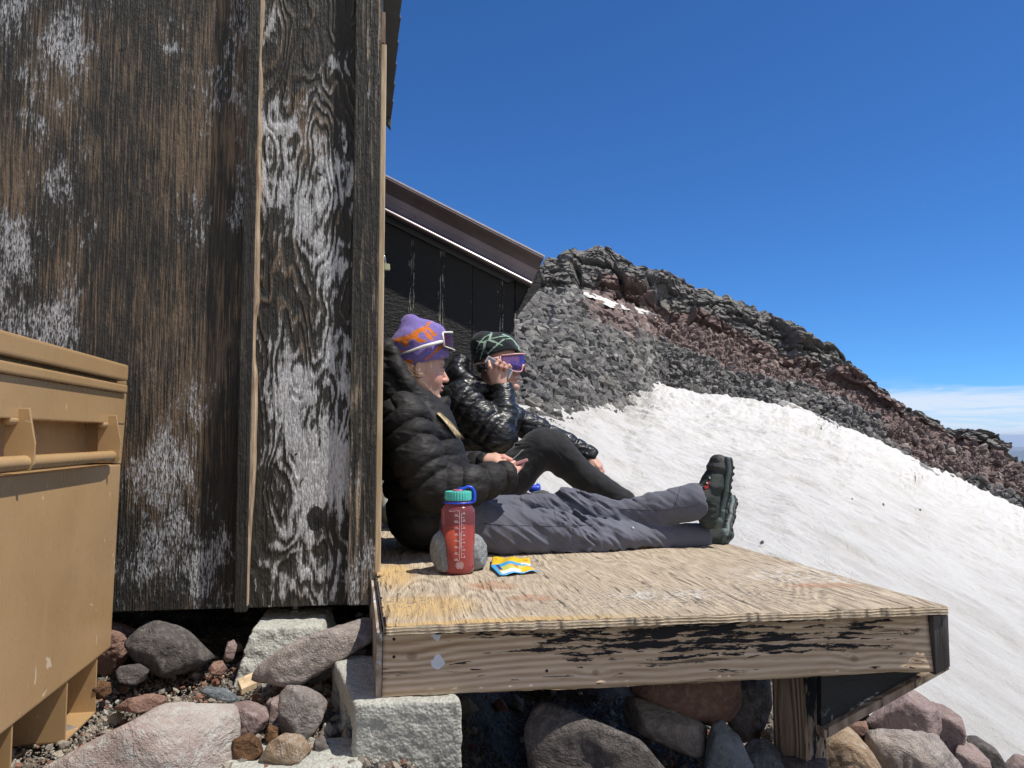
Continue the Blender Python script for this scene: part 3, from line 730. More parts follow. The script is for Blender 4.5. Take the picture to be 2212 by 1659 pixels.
def deck_extra(g, v, col, gr, s1):
    y1 = g.ma('MAXIMUM', blob(g, v, dloc(905, 1310), (.11, .10, 9), 1.0), blob(g, v, dloc(850, 1240), (.05, .16, 9), 1.0))
    y1 = g.ma('MAXIMUM', y1, blob(g, v, dloc(1000, 1345), (.30, .025, 9), 1.0))
    col = g.mix(g.ma('MULTIPLY', y1, g.ramp(gr, .25, .6, .35, .9)), col, (.52, .35, .15))
    o = g.ma('MAXIMUM', blob(g, v, dloc(1150, 1292), (.05, .035, 9), .5), blob(g, v, dloc(1060, 1265), (.06, .05, 9), .7)); o = g.ma('MAXIMUM', o, blob(g, v, dloc(1780, 1265), (.09, .03, 9), .6))
    col = g.mix(g.ma('MULTIPLY', o, g.ramp(s1, .35, .6, 0, .8)), col, (.40, .20, .11))
    w_ = g.ma('MAXIMUM', blob(g, v, dloc(1440, 1285), (.12, .05, 9), 1.0), blob(g, v, dloc(1750, 1240), (.2, .12, 9), 1.0))
    n = g.noise(v, 70, 5, .7)
    col = g.mix(g.ma('MULTIPLY', w_, g.ramp(n, .5, .6, 0, .75)), col, (.62, .61, .60))
    p_ = g.ma('MAXIMUM', blob(g, v, dloc(880, 1300), (.07, .06, 9), .8), blob(g, v, dloc(1520, 1290), (.5, .10, 9), 1.2))
    col = g.mix(g.ma('MULTIPLY', g.ma('MULTIPLY', p_, g.ramp(g.noise(v, 95, 4, .6), .57, .60)), .85), col, (.13, .13, .135))
    return col
m_deck = wood('weathered_deck_plywood', (.19, .145, .10), (.60, .50, .37), (.42, .345, .25), freq=24, axis='V', extra=deck_extra, bumpd=.012, ring=120, figw=.12)
def kn(x, y, z0=-.42):
    A_ = on_plane(x, y, on_z(1400, 1345, -.366), NV); return (A_.dot(U), A_.dot(VV), A_.z)
def front_extra(g, v, col, gr, s1):
    for (x, y, r) in ((890, 1422, .012), (1288, 1455, .009), (1850, 1345, .012), (1845, 1423, .011)):
        col = g.mix(g.ma('MULTIPLY', blob(g, v, kn(x, y), (r*.8, .5, r*.6), .8), .5), col, (.12, .075, .05))
    for (x, y, r) in ((945, 1374, .010), (945, 1436, .011)):
        wob = g.warp(v, .02, 60, 3); col = g.mix(g.ramp(blob(g, wob, kn(x, y), (r, .5, r*1.3), .6), .4, .5), col, (.62, .66, .72))
    for (x, y) in ((851, 1386), (851, 1424), (1183, 1452)): col = g.mix(blob(g, v, kn(x, y), (.003, .5, .003), .5), col, (.02, .015, .01))
    return col
m_front = wood('weathered_front_board', (.30, .20, .12), (.66, .52, .38), (.50, .38, .26), freq=15, axis='U', extra=front_extra, bumpd=.0035, ring=75, figw=.22, lin=6.0,
               knots=[(kn(890, 1422), (.05, .5, .022), .05), (kn(1288, 1455), (.03, .5, .014), .04), (kn(1848, 1345), (.04, .5, .018), .05), (kn(1845, 1423), (.03, .5, .014), .04)],
               paint=[(kn(1300, 1370), (.13, .5, .04)), (kn(1400, 1390), (.26, .5, .028)), (kn(1860, 1345), (.07, .5, .03)), (kn(1640, 1395), (.30, .5, .030)), (kn(1500, 1360), (.35, .5, .016)), (kn(1120, 1365), (.14, .5, .012)), (kn(1240, 1400), (.10, .5, .022))], paintk=1.0)
m_side = wood('weathered_side_board', (.20, .15, .11), (.48, .41, .33), (.35, .29, .23), freq=18, axis='V', bumpd=.006, paint=[((dloc(815, 1400)[0], dloc(815, 1400)[1], -.40), (.3, .6, .06))], paintc=(.55, .56, .58), paintk=.5)
m_post = wood('weathered_post_wood', (.17, .12, .08), (.36, .28, .21), (.27, .21, .16), freq=18, axis='Z', bumpd=.006)
_pp = on_z(1755, 1560, -.66)
m_postb = wood('black_peeled_post', (.17, .12, .08), (.42, .35, .28), (.27, .21, .16), freq=20, axis='Z', bumpd=.006, paint=[((_pp.dot(U), _pp.dot(VV), -.58), (1, 1, .16))], paintk=1.05)
g = G('black_gusset_paint'); v = along(g); a = g.noise(v, 16, 5, .7, .6)
m_guss = g.fin(g.mix(g.ma('MULTIPLY', g.ramp(a, .60, .63), blob(g, v, (on_z(1850, 1500, -.56).dot(U), on_z(1850, 1500, -.56).dot(VV), -.55), (.09, .4, .09), 1.0)), (.010, .011, .014), (.30, .30, .29)), .6, g.bump(g.noise(v, 90, 4), .5, .003))
m_endg = wood('dark_end_grain', (.035, .03, .028), (.12, .11, .10), (.07, .065, .06), freq=30, axis='Z', bumpd=.006)
g = G('concrete'); v = g.co(); a = g.noise(v, 9, 5, .6); b = g.noise(v, 150, 5, .7); c = g.vor(v, 160)
m_conc = g.fin(g.mix(g.ramp(b, .4, .66), g.mix(g.ramp(a, .35, .65), (.25, .255, .225), (.345, .345, .305)), (.50, .495, .44)), .9, g.bump(g.ma('ADD', b, g.ma('MULTIPLY', c, .7)), 1.0, .0028), spec=.2)
g = G('tan_enamel'); v = g.co(); a = g.noise(v, 3.0, 5, .6); b = g.noise(g.scale(v, (1, 1, .3)), 14, 5, .7, .5); c = g.noise(g.scale(v, (1, 1, .10)), 60, 3, .7)
tc = g.mix(g.ramp(a, .4, .65), (.42, .27, .13), (.36, .23, .11)); tc = g.mix(g.ma('MULTIPLY', g.ramp(b, .62, .72), .22), tc, (.50, .38, .24))
tc = g.mix(g.ma('MULTIPLY', g.ramp(g.noise(g.warp(v, .3, 8), 26, 2, .4), .735, .75), .75), tc, (.62, .52, .38)); tc = g.mix(g.ramp(c, .74, .80, 0, .25), tc, (.20, .12, .06))
m_tan = g.fin(tc, g.ramp(b, .4, .7, .24, .40), g.bump(g.ma('ADD', g.noise(v, 2.2, 2), g.ma('MULTIPLY', g.noise(v, 500, 2), .02)), .25, .03), spec=.5, Coat_Weight=.25, Coat_Roughness=.25)

# ================================================================ HUT 1
hut = empty('weathered_hut', C0 + Vector((-.8, .1, -.2)), 'black tarred plywood hut wall with peeling white paint, filling the left of the photo', 'hut')
ZT = 1.95
def wall_slab(name, x0, x1, out, th, m, z0=None, z1=ZT, bevel=.002, parent=hut, yb=700, slant=0.0):
    a = wl(x0, yb, out); b = wl(x1, yb, out); z0 = C0.z if z0 is None else z0
    return prism(name, [(a.x, a.y, z0), (b.x, b.y, z0+slant), (b.x, b.y, z1), (a.x, a.y, z1)], VV*th, m, parent, bevel)
wall_slab('plywood_panel', -900, 524, 0.0, .016, m_ply)
wall_slab('plywood_panel', 540, 768, 0.004, .02, m_ply2)
wall_slab('wall_batten', 520, 546, .036, .032, m_batten, z0=C0.z-.004, bevel=.003)
wall_slab('corner_board', 759, 816, .026, .026, m_corner, z0=C0.z+.002, bevel=.003)
# splintered pale edge beside the batten
bm = bmesh.new(); a0 = wl(545, 700, .030); zs = np.linspace(C0.z+.01, ZT, 260); pv = None
for i, z in enumerate(zs):
    q = np.array([[z*3.0, 0.3, 0], [z*14, 2.2, 0]]); nn = vnoise(q, 3)
    wdt = .0065+.006*nn[0]+.0025*nn[1]; wdt = max(.0012, wdt*(1.0 if z < .75 else .7)); o = .002*nn[1]
    L_ = Vector((a0.x, a0.y, z)) + U*(o); R_ = L_ + U*wdt - NV*.006
    cur = [bm.verts.new(L_), bm.verts.new(L_+U*wdt*.7-NV*.001), bm.verts.new(R_), bm.verts.new(R_-NV*.022), bm.verts.new(L_-NV*.026)]
    if pv:
        for k in range(5): bm.faces.new((pv[k], pv[(k+1) % 5], cur[(k+1) % 5], cur[k]))
    pv = cur
bmobj('splintered_edge', bm, m_splint, hut)
# side wall, back, floor, interior frame
sideA = wl(816, 700, .02); SA = Vector((sideA.x, sideA.y, C0.z))
prism('side_wall', [SA-U*.014+VV*.06+Z*0, SA-U*.014+VV*2.6, SA-U*.014+VV*2.6+Z*2.4, SA-U*.014+VV*.06+Z*2.4], -U*.03, m_ply, hut)
prism('floor', [SA-U*.03+VV*.05+Z*.01, SA-U*3.2+VV*.05+Z*.01, SA-U*3.2+VV*2.6+Z*.01, SA-U*.03+VV*2.6+Z*.01], Z*.06, m_post, hut)
prism('back_wall', [SA-U*3.2+VV*2.6, SA-U*.03+VV*2.6, SA-U*.03+VV*2.6+Z*2.4, SA-U*3.2+VV*2.6+Z*2.4], VV*.03, m_ply, hut)
# new pine trim on the side, just showing past the corner
pA = wl(816.5, 700, .012); pB = wl(828, 700, .012); zt = wl(822, 100, 0).z
prism('pine_trim', [(pA.x, pA.y, C0.z+.03), (pB.x, pB.y, C0.z+.03), (pB.x, pB.y, zt), (pA.x, pA.y, zt)], VV*.055, m_pine, hut, .0015)
prism('upper_trim', [(pA.x, pA.y, zt+.004), ((pB-U*.004).x, (pB-U*.004).y, zt+.004), ((pB-U*.004).x, (pB-U*.004).y, zt+.09), (pA.x, pA.y, zt+.09)], VV*.03, m_post, hut, .001)
# roof edge over the side wall: stepped sheets seen from below, dark fascia behind
m_roof = plain('grey_roof_sheet', (.16, .16, .155), .5, .3, 80); m_black = plain('black_paint', (.014, .014, .015), .55, .5, 160)
def eave(x, y, D): return V(x, y, D)
zE = (942-235)/FPX*4.5
def ez(x, y): return on_z(x, y, zE)
e_far = ez(846, 255); e_near = ez(876, -90)
ed = (e_far-e_near)
prism('fascia', [e_near-U*.13-Z*.02, e_far-U*.10-Z*.02, e_far-U*.10+Z*.10, e_near-U*.13+Z*.10], -U*.05, m_black, hut)
N_ = 7
for i in range(N_):
    t0, t1 = i/N_, (i+1)/N_
    a = e_near+ed*t0; b = e_near+ed*t1; st = .012*(i % 2)
    p0 = a + U*(.003); p1 = b - U*.003
    prism('roof_sheet', [p0, p1, p1-U*.30+Z*.13, p0-U*.32+Z*.13], Z*.012, m_roof, hut, .002)
a = e_far
prism('roof_end', [a-U*.05-Z*.005, a-U*.005-Z*.06, a+Z*.01, a-U*.06+Z*.03], VV*.06, plain('grey_green_flashing', (.10, .12, .12), .5), hut, .002)

# padlock hanging at the pine trim
g = plain('padlock_brass', (.55, .55, .36), .35, metal=.3)
pl = empty('padlock', V(835, 575, 2.12), 'small pale padlock hanging beside the pine trim of the hut', 'padlock')
bm = bmesh.new(); c = V(836, 575, 2.12); s = 2.12/FPX
add_prism(bm, [c-U*6*s-Z*8*s, c+U*7*s-Z*8*s, c+U*6*s+Z*6*s, c-U*6*s+Z*6*s], [p+VV*.012 for p in (c-U*6*s-Z*8*s, c+U*7*s-Z*8*s, c+U*6*s+Z*6*s, c-U*6*s+Z*6*s)])
bmesh.ops.bevel(bm, geom=bm.edges[:], offset=.0015, segments=2, affect='EDGES'); bmobj('padlock_body', bm, g, pl)
tube('shackle', [c+Z*6*s-U*3*s+VV*.006, c+Z*22*s-U*5*s+VV*.006, c+Z*27*s-U*8*s+VV*.006, c+Z*22*s-U*11*s+VV*.006, c+Z*15*s-U*11*s+VV*.006], .0022, plain('steel', (.45, .46, .5), .3, metal=.9), pl, 8)

# ================================================================ HUT 2
D2 = 5.4; W2 = V(1113, 700, D2)
def w2(x, y, out=0.0): return on_plane(x, y, W2+NV*out, NV)
GX = [760, 824, 888, 952, 1019, 1083, 1113]
g = G('black_grooved_siding'); v = along(g); ax = g.xyz(v)[0]
near = None
for x in GX:
    q = w2(x, 850); b = g.ramp(g.ma('ABSOLUTE', g.ma('SUBTRACT', ax, q.dot(U))), .035, .0); near = b if near is None else g.ma('MAXIMUM', near, b)
nz = g.noise(g.scale(v, (1, 1, .16)), 110, 4, .7); nb = g.noise(g.scale(v, (1, 1, .4)), 5, 4, .6)
fw = g.ramp(g.ma('ADD', g.ma('ADD', g.ma('MULTIPLY', near, .24), g.ma('MULTIPLY', nz, .8)), g.ramp(nb, .4, .6, -.05, .10)), .66, .71)
m_sid = g.fin(g.mix(fw, (.013, .0125, .012), (.38, .35, .29)), .6, g.bump(g.ma('ADD', g.noise(g.scale(v, (.35, 1, 1)), 45, 5, .7), fw), .8, .02), spec=.4)
hut2 = empty('second_hut', w2(1000, 1100), 'black shed with brown metal roof trim behind the two sitting people', 'hut')
def px_line(x, a=(828, 385), b=(1172, 560)): return a[1]+(b[1]-a[1])*(x-a[0])/(b[0]-a[0])
zb2 = w2(1000, 1130).z
for i in range(len(GX)-1):
    xa, xb = GX[i]+1.2, GX[i+1]-1.2
    a, b = w2(xa, 850), w2(xb, 850); za = w2(xa, px_line(xa)+66).z; zb = w2(xb, px_line(xb)+66).z
    prism('siding_board', [(a.x, a.y, zb2), (b.x, b.y, zb2), (b.x, b.y, zb), (a.x, a.y, za)], VV*.016, m_sid, hut2, .003)
a, b = w2(640, 850, -.012), w2(1112, 850, -.012)
prism('backing', [(a.x, a.y, zb2), (b.x, b.y, zb2), (b.x, b.y, w2(1112, px_line(1112)+45).z), (a.x, a.y, w2(640, px_line(640)+45).z)], VV*.02, m_black, hut2)
prism('side_wall', [(b+U*.0).to_tuple()[:2]+(zb2,), (b+VV*3).to_tuple()[:2]+(zb2,), (b+VV*3).to_tuple()[:2]+(w2(1112, 585).z,), (b).to_tuple()[:2]+(w2(1112, 585).z,)], -U*.03, m_sid, hut2)
# curved metal rake trim
A_ = w2(600, px_line(600), .02); B_ = w2(1172, px_line(1172), .02); rd_ = (B_-A_).normalized(); dn = rd_.cross(NV).normalized()
if dn.z > 0: dn = -dn
prof = [(o*1.15, d*1.20) for o, d in [(0, 0), (.045, -.004), (.066, .012), (.06, .028), (.035, .048), (.024, .08), (.026, .115), (.032, .150), (.040, .166), (.046, .176), (.044, .186), (.03, .190), (0, .19)]]
bm = bmesh.new(); add_prism(bm, [A_+NV*o+dn*d for o, d in prof], [B_+NV*o+dn*d for o, d in prof])
m_brown = G('brown_metal_trim'); v = m_brown.co(); m_brown = m_brown.fin(m_brown.mix(m_brown.ramp(m_brown.noise(v, 3, 5, .6), .4, .65), (.095, .070, .070), (.15, .115, .115)), .32, m_brown.bump(m_brown.noise(v, 1.5, 2), .2, .03), metal=.35, spec=.6)
bmobj('rake_trim', bm, m_brown, hut2)
m_lip = plain('bare_trim_edge', (.24, .19, .19), .45, metal=.2)
prism('trim_lip', [A_+NV*.0585+dn*.209, B_+NV*.0585+dn*.209, B_+NV*.0585+dn*.216, A_+NV*.0585+dn*.216], -NV*.006, m_lip, hut2)
prism('ridge_flashing', [A_-dn*.012, B_-dn*.012, B_-dn*.012+NV*.066, A_-dn*.012+NV*.066], dn*.012, plain('bright_flashing', (.6, .52, .52), .4, metal=.2), hut2, .002)
for (x, y) in ((868, 449), (898, 468), (1062, 558), (1100, 578), (1045, 548), (1134, 592)):
    p = w2(x, y, .052); bm = bmesh.new(); bmesh.ops.create_icosphere(bm, subdivisions=1, radius=.008, matrix=Matrix.Translation(p)); bmobj('screw', bm, m_lip, hut2)
prism('roof', [A_-dn*.02, B_-dn*.02, B_-dn*.02+VV*3.2, A_-dn*.02+VV*3.2], dn*.10, m_brown, hut2)
prism('rake_board', [A_+dn*.2285, B_-rd_*.12+dn*.2285, B_-rd_*.15+dn*.27, A_+dn*.27], -NV*.02, m_black, hut2)
e0 = w2(1114, 598, .015); e1 = w2(1168, 572, .015); e2 = w2(1160, 612, .015); e3 = w2(1114, 676, .015)
prism('eave_end', [e0+VV*.01, e1+VV*.01, e2+VV*.01, e3+VV*.01], VV*.9, m_sid, hut2, .004)
prism('eave_edge_board', [w2(1160, 600, .03), w2(1171, 585, .03), w2(1166, 622, .03), w2(1117, 684, .03), w2(1114, 676, .03)], VV*.012, m_sid, hut2, .001)
# ================================================================ DECK
deck = empty('wooden_deck', on_z(1400, 1500, -.9), 'low weathered plywood deck with peeling front board, two people sitting on it', 'deck')
FL = on_z(827, 1352, ZD); FR = on_z(2047, 1309, ZD); BLl = on_z(815, 1180, ZD); BR = on_z(1585, 1177, ZD)
dl = (on_z(820, 1210, ZD)-on_z(848, 1355, ZD)).normalized(); dr = (BR-FR).normalized()
BL2 = FL + dl*1.75; BR2 = FR + dr*1.62
# plywood top with a ragged edge
nu, nv = 420, 300
uu, vv = np.meshgrid(np.linspace(0, 1, nu), np.linspace(0, 1, nv)**1.25, indexing='xy')
q = [np.array(p[:]) for p in (FL+dl*.0, FR, BR2, BL2)]
P = (q[0]*((1-uu)*(1-vv))[..., None] + q[1]*(uu*(1-vv))[..., None] + q[2]*(uu*vv)[..., None] + q[3]*((1-uu)*vv)[..., None]).reshape(-1, 3)
gr = P@np.array([[math.cos(TH), -math.sin(TH), 0], [math.sin(TH), math.cos(TH), 0], [0, 0, 1]])
P[:, 2] += .0016*fbm(gr*np.array([60, 6, 1]), 3, 3) + .0022*fbm(gr*np.array([6, 2, 1]), 6, 2)
ed_ = (vv.ravel() < 1e-6); P[ed_, 1] += .0018*fbm(gr[ed_]*np.array([90, 0, 0]), 4, 3); P[ed_, 2] -= .0015
el_ = (uu.ravel() < 1e-6); P[el_, 0] += .016 + .012*fbm(gr[el_]*np.array([0, 22, 0]), 14, 3)*sstep(0, .1, vv.ravel()[el_])
n = nu; ii = np.arange((nv-1)*(nu-1)); r_, c_ = ii//(nu-1), ii % (nu-1)
F_ = np.stack([r_*n+c_, r_*n+c_+1, (r_+1)*n+c_+1, (r_+1)*n+c_], 1)
# add the plywood's edge (plies) and underside
ring = [k for k in range(nu)] + [k*nu+nu-1 for k in range(1, nv)] + [(nv-1)*nu+k for k in range(nu-2, -1, -1)] + [k*nu for k in range(nv-2, 0, -1)]
base = len(P); low = P[ring].copy(); low[:, 2] = ZD-.017; low[:, 1] += .0015*fbm(low*70, 9, 2); P = np.concatenate([P, low]); m_ = len(ring)
side = np.array([(ring[i], base+i, base+(i+1) % m_, ring[(i+1) % m_]) for i in range(m_)])
dt_ = npmesh('deck_top', P, np.concatenate([F_, side]), m_deck, deck)
g = G('plywood_edge'); v = along(g); zz_ = g.xyz(v)[2]; ly = g.ramp(g.ma('SINE', g.ma('MULTIPLY', g.ma('ADD', zz_, g.ma('MULTIPLY', g.noise(v, 30, 3), .004)), 1100.0)), -.3, .5); rn = g.noise(g.scale(v, (.2, .2, 1)), 90, 5, .7)
dt_.data.materials.append(g.fin(g.mix(g.ramp(rn, .40, .62), g.mix(ly, (.22, .16, .10), (.66, .54, .38)), (.40, .33, .25)), .85, g.bump(g.ma('ADD', ly, rn), 1.0, .004), spec=.2))
mi_ = np.zeros(len(dt_.data.polygons), np.int32); mi_[len(F_):] = 1; dt_.data.polygons.foreach_set('material_index', mi_)
DO = dl*0
fdir = (FR-FL).normalized(); fin_ = Z.cross(fdir).normalized()
if fin_.y < 0: fin_ = -fin_
OV = .024
FA = FL + fdir*.0 + fin_*OV; FB = FR - fdir*.032 + fin_*OV
zt_, zb_ = ZD-.0175, -.484
def fb(s, z, o): p = FA.lerp(FB, s) + fin_*o; return Vector((p.x, p.y, z))
# front board as a fine grid so that it can bow a little
bm = bmesh.new(); ns, nz_ = 120, 14; gridv = []
for j in range(nz_+1):
    row = []
    for i in range(ns+1):
        s = i/ns; t = j/nz_; z = zb_+(zt_-zb_)*t
        o = (.010*(t)) - .004 if True else 0
        o -= .013*sstep(.93, .995, np.array([s]))[0]*(1-.15*t)
        z += (-.003*math.sin(s*3.1)+.0012*float(vnoise(np.array([[s*40, j, 0]]))[0])) * (1 if j == 0 else 0)
        row.append(bm.verts.new(fb(s, z, o)))
    gridv.append(row)
for j in range(nz_):
    for i in range(ns): bm.faces.new((gridv[j][i], gridv[j][i+1], gridv[j+1][i+1], gridv[j+1][i]))
bk = [bm.verts.new(fb(0, zb_, .04)), bm.verts.new(fb(1, zb_, .04)), bm.verts.new(fb(1, zt_, .04)), bm.verts.new(fb(0, zt_, .04))]
bm.faces.new(gridv[0]+[bk[1], bk[0]]); bm.faces.new(gridv[-1][::-1]+[bk[3], bk[2]])
bm.faces.new([gridv[j][0] for j in range(nz_+1)]+[bk[3], bk[0]]); bm.faces.new([gridv[j][-1] for j in range(nz_, -1, -1)]+[bk[1], bk[2]]); bm.faces.new(bk)
bmobj('front_board', bm, m_front, deck, smooth=True)
LA = FA - fdir*.001
prism('side_board', [Vector((LA.x, LA.y, zb_-.004))+Vector((0, 0, 0)), Vector((LA.x, LA.y, zt_+.001)), Vector(((LA+dl*1.7).x, (LA+dl*1.7).y, zt_+.001)), Vector(((LA+dl*1.7).x, (LA+dl*1.7).y, zb_-.004))], -fdir*.011, m_side, deck, .002)
prism('edge_splinter', [Vector((LA.x, LA.y, zt_+.002))+fdir*.002, Vector(((LA+dl*.5).x, (LA+dl*.5).y, zt_+.002)), Vector(((LA+dl*.5).x, (LA+dl*.5).y, ZD-.004)), Vector((LA.x, LA.y, ZD-.007))+fdir*.002], fdir*.012, plain('grey_splinter', (.5, .47, .42), .8, .6, 300), deck, .001)
RA = FR - fdir*.030 + fin_*.004
prism('side_board', [Vector((RA.x, RA.y, zb_-.006)), Vector((RA+fdir*.034).to_tuple()[:2]+(zb_+.010,)), Vector((RA+fdir*.034).to_tuple()[:2]+(ZD-.019,)), Vector((RA.x, RA.y, ZD-.019))], dr*1.5, m_endg, deck, .002)
# joists and back board
for k, s in enumerate((.33, .66)):
    p = FA.lerp(FB, s) + fin_*.045; p.z = zb_
    prism('joist', [p, p+fdir*.038, p+fdir*.038+Z*.115, p+Z*.115], (dl+dr).normalized()*1.45, m_post, deck)
p = FL + dl*1.70; p.z = zb_
prism('back_board', [p, Vector((BR2.x, BR2.y, zb_)), Vector((BR2.x, BR2.y, zt_)), Vector((p.x, p.y, zt_))], fin_*.035, m_post, deck)
# post: brown left face, black right face
pc = V(1735, 1550, 1.70); pl_ = V(1668, 1550, 1.79); pr_ = V(1779, 1550, 1.735); pk = pl_+(pr_-pc)
def zz(p, z): return Vector((p.x, p.y, z))
zbp = -(1640-942)/FPX*1.70
loop = [zz(pl_, zbp), zz(pc, zbp), zz(pr_, zbp), zz(pk, zbp)]
bm = bmesh.new(); add_prism(bm, loop, [zz(p, zb_-.001) for p in loop]); bmesh.ops.bevel(bm, geom=bm.edges[:], offset=.003, segments=2, affect='EDGES')
po = bmobj('post', bm, m_post, deck)
fn_ = (pr_-pc).normalized(); on_ = Vector((fn_.y, -fn_.x, 0))
prism('post_cladding', [zz(pc, zbp+.002)+fn_*.001+on_*.001, zz(pr_, zbp+.003)+on_*.001, zz(pr_, zb_-.002)+on_*.001, zz(pc, zb_-.002)+fn_*.001+on_*.001], on_*.004, m_postb, deck, .001)
# gusset and diagonal brace
gp = V(1900, 1480, 1.66)
def gq(x, y, o=0): return on_plane(x, y, gp+NV*o, NV)
prism('gusset', [gq(1774, 1590), gq(1774, 1440), gq(2030, 1432), gq(2040, 1442)], VV*.018, m_guss, deck, .001)
prism('diagonal_brace', [gq(1780, 1578, .016), gq(2046, 1432, .016), gq(2052, 1446, .016), gq(1782, 1598, .016)], VV*.03, m_post, deck, .002)

# ================================================================ CONCRETE
def sdf_obj(name, S, m, vox, parent=None, it=1, smooth=True):
    v, f = S.mesh(vox); v = relax(v, f, it, .5); return npmesh(name, v, f, m, parent, smooth)
a_ = on_z(765, 1520, -.486); b_ = on_z(717, 1415, -.486); c_ = on_z(1000, 1512, -.486)
ev = (b_-a_).normalized(); eu = (c_-a_).normalized(); L = (b_-a_).length; Wd = (c_-a_).length
cen = a_ + ev*L/2 + eu*Wd/2 - Z*.098
OBL = np.linalg.inv(np.array([eu[:], ev[:], (0, 0, 1)]).T)
def oblique(c, h, rd):
    c = np.array(c[:]); h = np.array(h)-rd
    def fn(P):
        q = np.abs((P-c)@OBL.T)-h; return (np.sqrt((np.maximum(q, 0)**2).sum(1))+np.minimum(q.max(1), 0)-rd)*.93
    return fn
cn = np.array(cen[:]); S = Shape(); S.fn(oblique(cen, (Wd/2, L/2, .097), .007), cn-.25, cn+.25)
for s in (-1, 1): S.fn(oblique(cen+ev*s*L*.235-Z*.002, (Wd*.8, L*.165, .058), .018), cn-.25, cn+.25, k=.006, op='-')
S.post = lambda P, d: d - .0016*fbm(P*45, 3, 3, .6) - .0011*fbm(P*190, 8, 2)
cb = sdf_obj('concrete_block', S, m_conc, .0034); tag(cb, 'hollow concrete block carrying the left front corner of the deck', 'block')
c = on_z(612, 1646, -.585); S = Shape(); S.box(c-Z*.03+VV*.02, (.14, .07, .035), (U, VV, Z), rd=.006); S.post = lambda P, d: d - .003*fbm(P*50, 5, 3, .6)
tag(sdf_obj('concrete_slab', S, m_conc, .004), 'flat concrete slab at the bottom edge, left of the hollow block', 'slab')
# tapered pier under the hut
pt_ = on_z(545, 1358, -.462); pt2 = on_z(697, 1351, -.462); wt_ = (pt2-pt_).length; pcx = (pt_+pt2)/2 + VV*wt_*.5; VVd = wt_/2 + .03
def pier(P):
    q = P-np.array(pcx[:]); zz_ = q[:, 2]; hw = wt_/2 + (-zz_)*.33
    x = np.abs(q@np.array(U[:]))-hw; y = np.abs(q@np.array(VV[:])-.03)-hw-.03
    d = np.maximum(np.maximum(x, y)*.93, np.maximum(zz_, -zz_-.20)); return d
S = Shape(); S.fn(pier, np.array(pcx[:])-[.25, .25, .23], np.array(pcx[:])+[.25, .25, .02]); S.post = lambda P, d: d - .003*fbm(P*55, 5, 3, .6)+.002
pr = empty('concrete_pier', pcx-Z*.2, 'tapered concrete pier under the black hut wall with a bolt on top', 'pier')
sdf_obj('pier_block', S, m_conc, .004, pr)
m_steel = plain('dull_steel', (.18, .18, .18), .45, metal=.8)
tube('bolt', [pcx+VV*.085-Z*.005, pcx+VV*.085+Z*.045], .0085, m_steel, pr, 12)
bm = bmesh.new(); lathe(bm, [(.0, .0), (.02, 0), (.02, .006), (.012, .008), (.012, .016), (0, .016)], 6, pcx+VV*.085); bmobj('nut', bm, m_steel, pr)

# ================================================================ TAN METAL BOX
bR = V(240, 1400, 1.72); zB = bR.z; bL = on_z(0, 1590, zB); e = (bR-bL).normalized(); bn = e.cross(Z).normalized()
if bn.x < 0: bn = -bn
def bq(x, y, o=0.0): return on_plane(x, y, bR+bn*o, bn)
box = empty('tan_metal_box', bR-bn*.3-e*.3-Z*.13, 'tan painted steel storage box with lid and carrying bar at the left edge', 'storage box')
XL = -560
def yl(y, xr): return 942-(942-y)*(819-XL)/(819-xr)
def band(name, xt, y0, xb, y1, out, depth, m=m_tan, bevel=.004):
    lp = [bq(xb, y1, out), bq(xt, y0, out), bq(XL, yl(y0, xt), out), bq(XL, yl(y1, xb), out)]
    return prism(name, lp, -bn*depth, m, box, bevel, 3)
band('lid', 279, 789, 277, 824, .014, .62, bevel=.006)
band('lid_gap', 274, 822, 274, 834, -.012, .5)
band('body_rim', 277, 832, 276, 850, .010, .58, bevel=.005)
band('upper_panel', 274, 851, 270, 916, .002, .57, bevel=.003)
band('recess_back', 268, 915, 263, 1002, -.055, .5)
band('lower_panel', 262, 1001, 240, 1400, .0, .58, bevel=.006)
lp = [bq(243, 1000, .0), bq(246, 914, 0), bq(270, 914, 0), bq(262, 1002, 0)]; prism('recess_post', lp, -bn*.057, m_tan, box, .002)
# seam shadow line under the upper panel and the carrying bar with its two brackets
def bxz(x, y, o): return bq(x, y, o)
hb0 = bq(10, 1001, .026); hb1 = bq(238, 986, .026)
hz = (bq(238, 986, .026)).z
def hp(x, o): p = bq(x, 950, o); return Vector((p.x, p.y, hz))
hbar = tube('carrying_bar', [hp(-400, .013), hp(10, .013), hp(120, .013), hp(232, .013), hp(240, .011), hp(243, .006)], .0115, m_tan, box, 18)
for x in (38, 232):
    t_ = hp(x, .0); up_ = .088
    lp = [t_ + bn*.022 - Z*.014, t_ + bn*.028 - Z*.004, t_ + bn*.028 + Z*.03, t_ + bn*.018 + Z*up_, t_ - bn*.018 + Z*up_, t_ - bn*.018 - Z*.002, t_ - bn*.006 - Z*.014]
    b_o = prism('bar_bracket', lp, -e*.006, m_tan, box, .0015)
    q0 = t_ + Z*(up_-.02) - bn*.005; tube('hinge_pin', [q0-e*.03, q0+e*.022], .008, m_tan, b_o, 14)
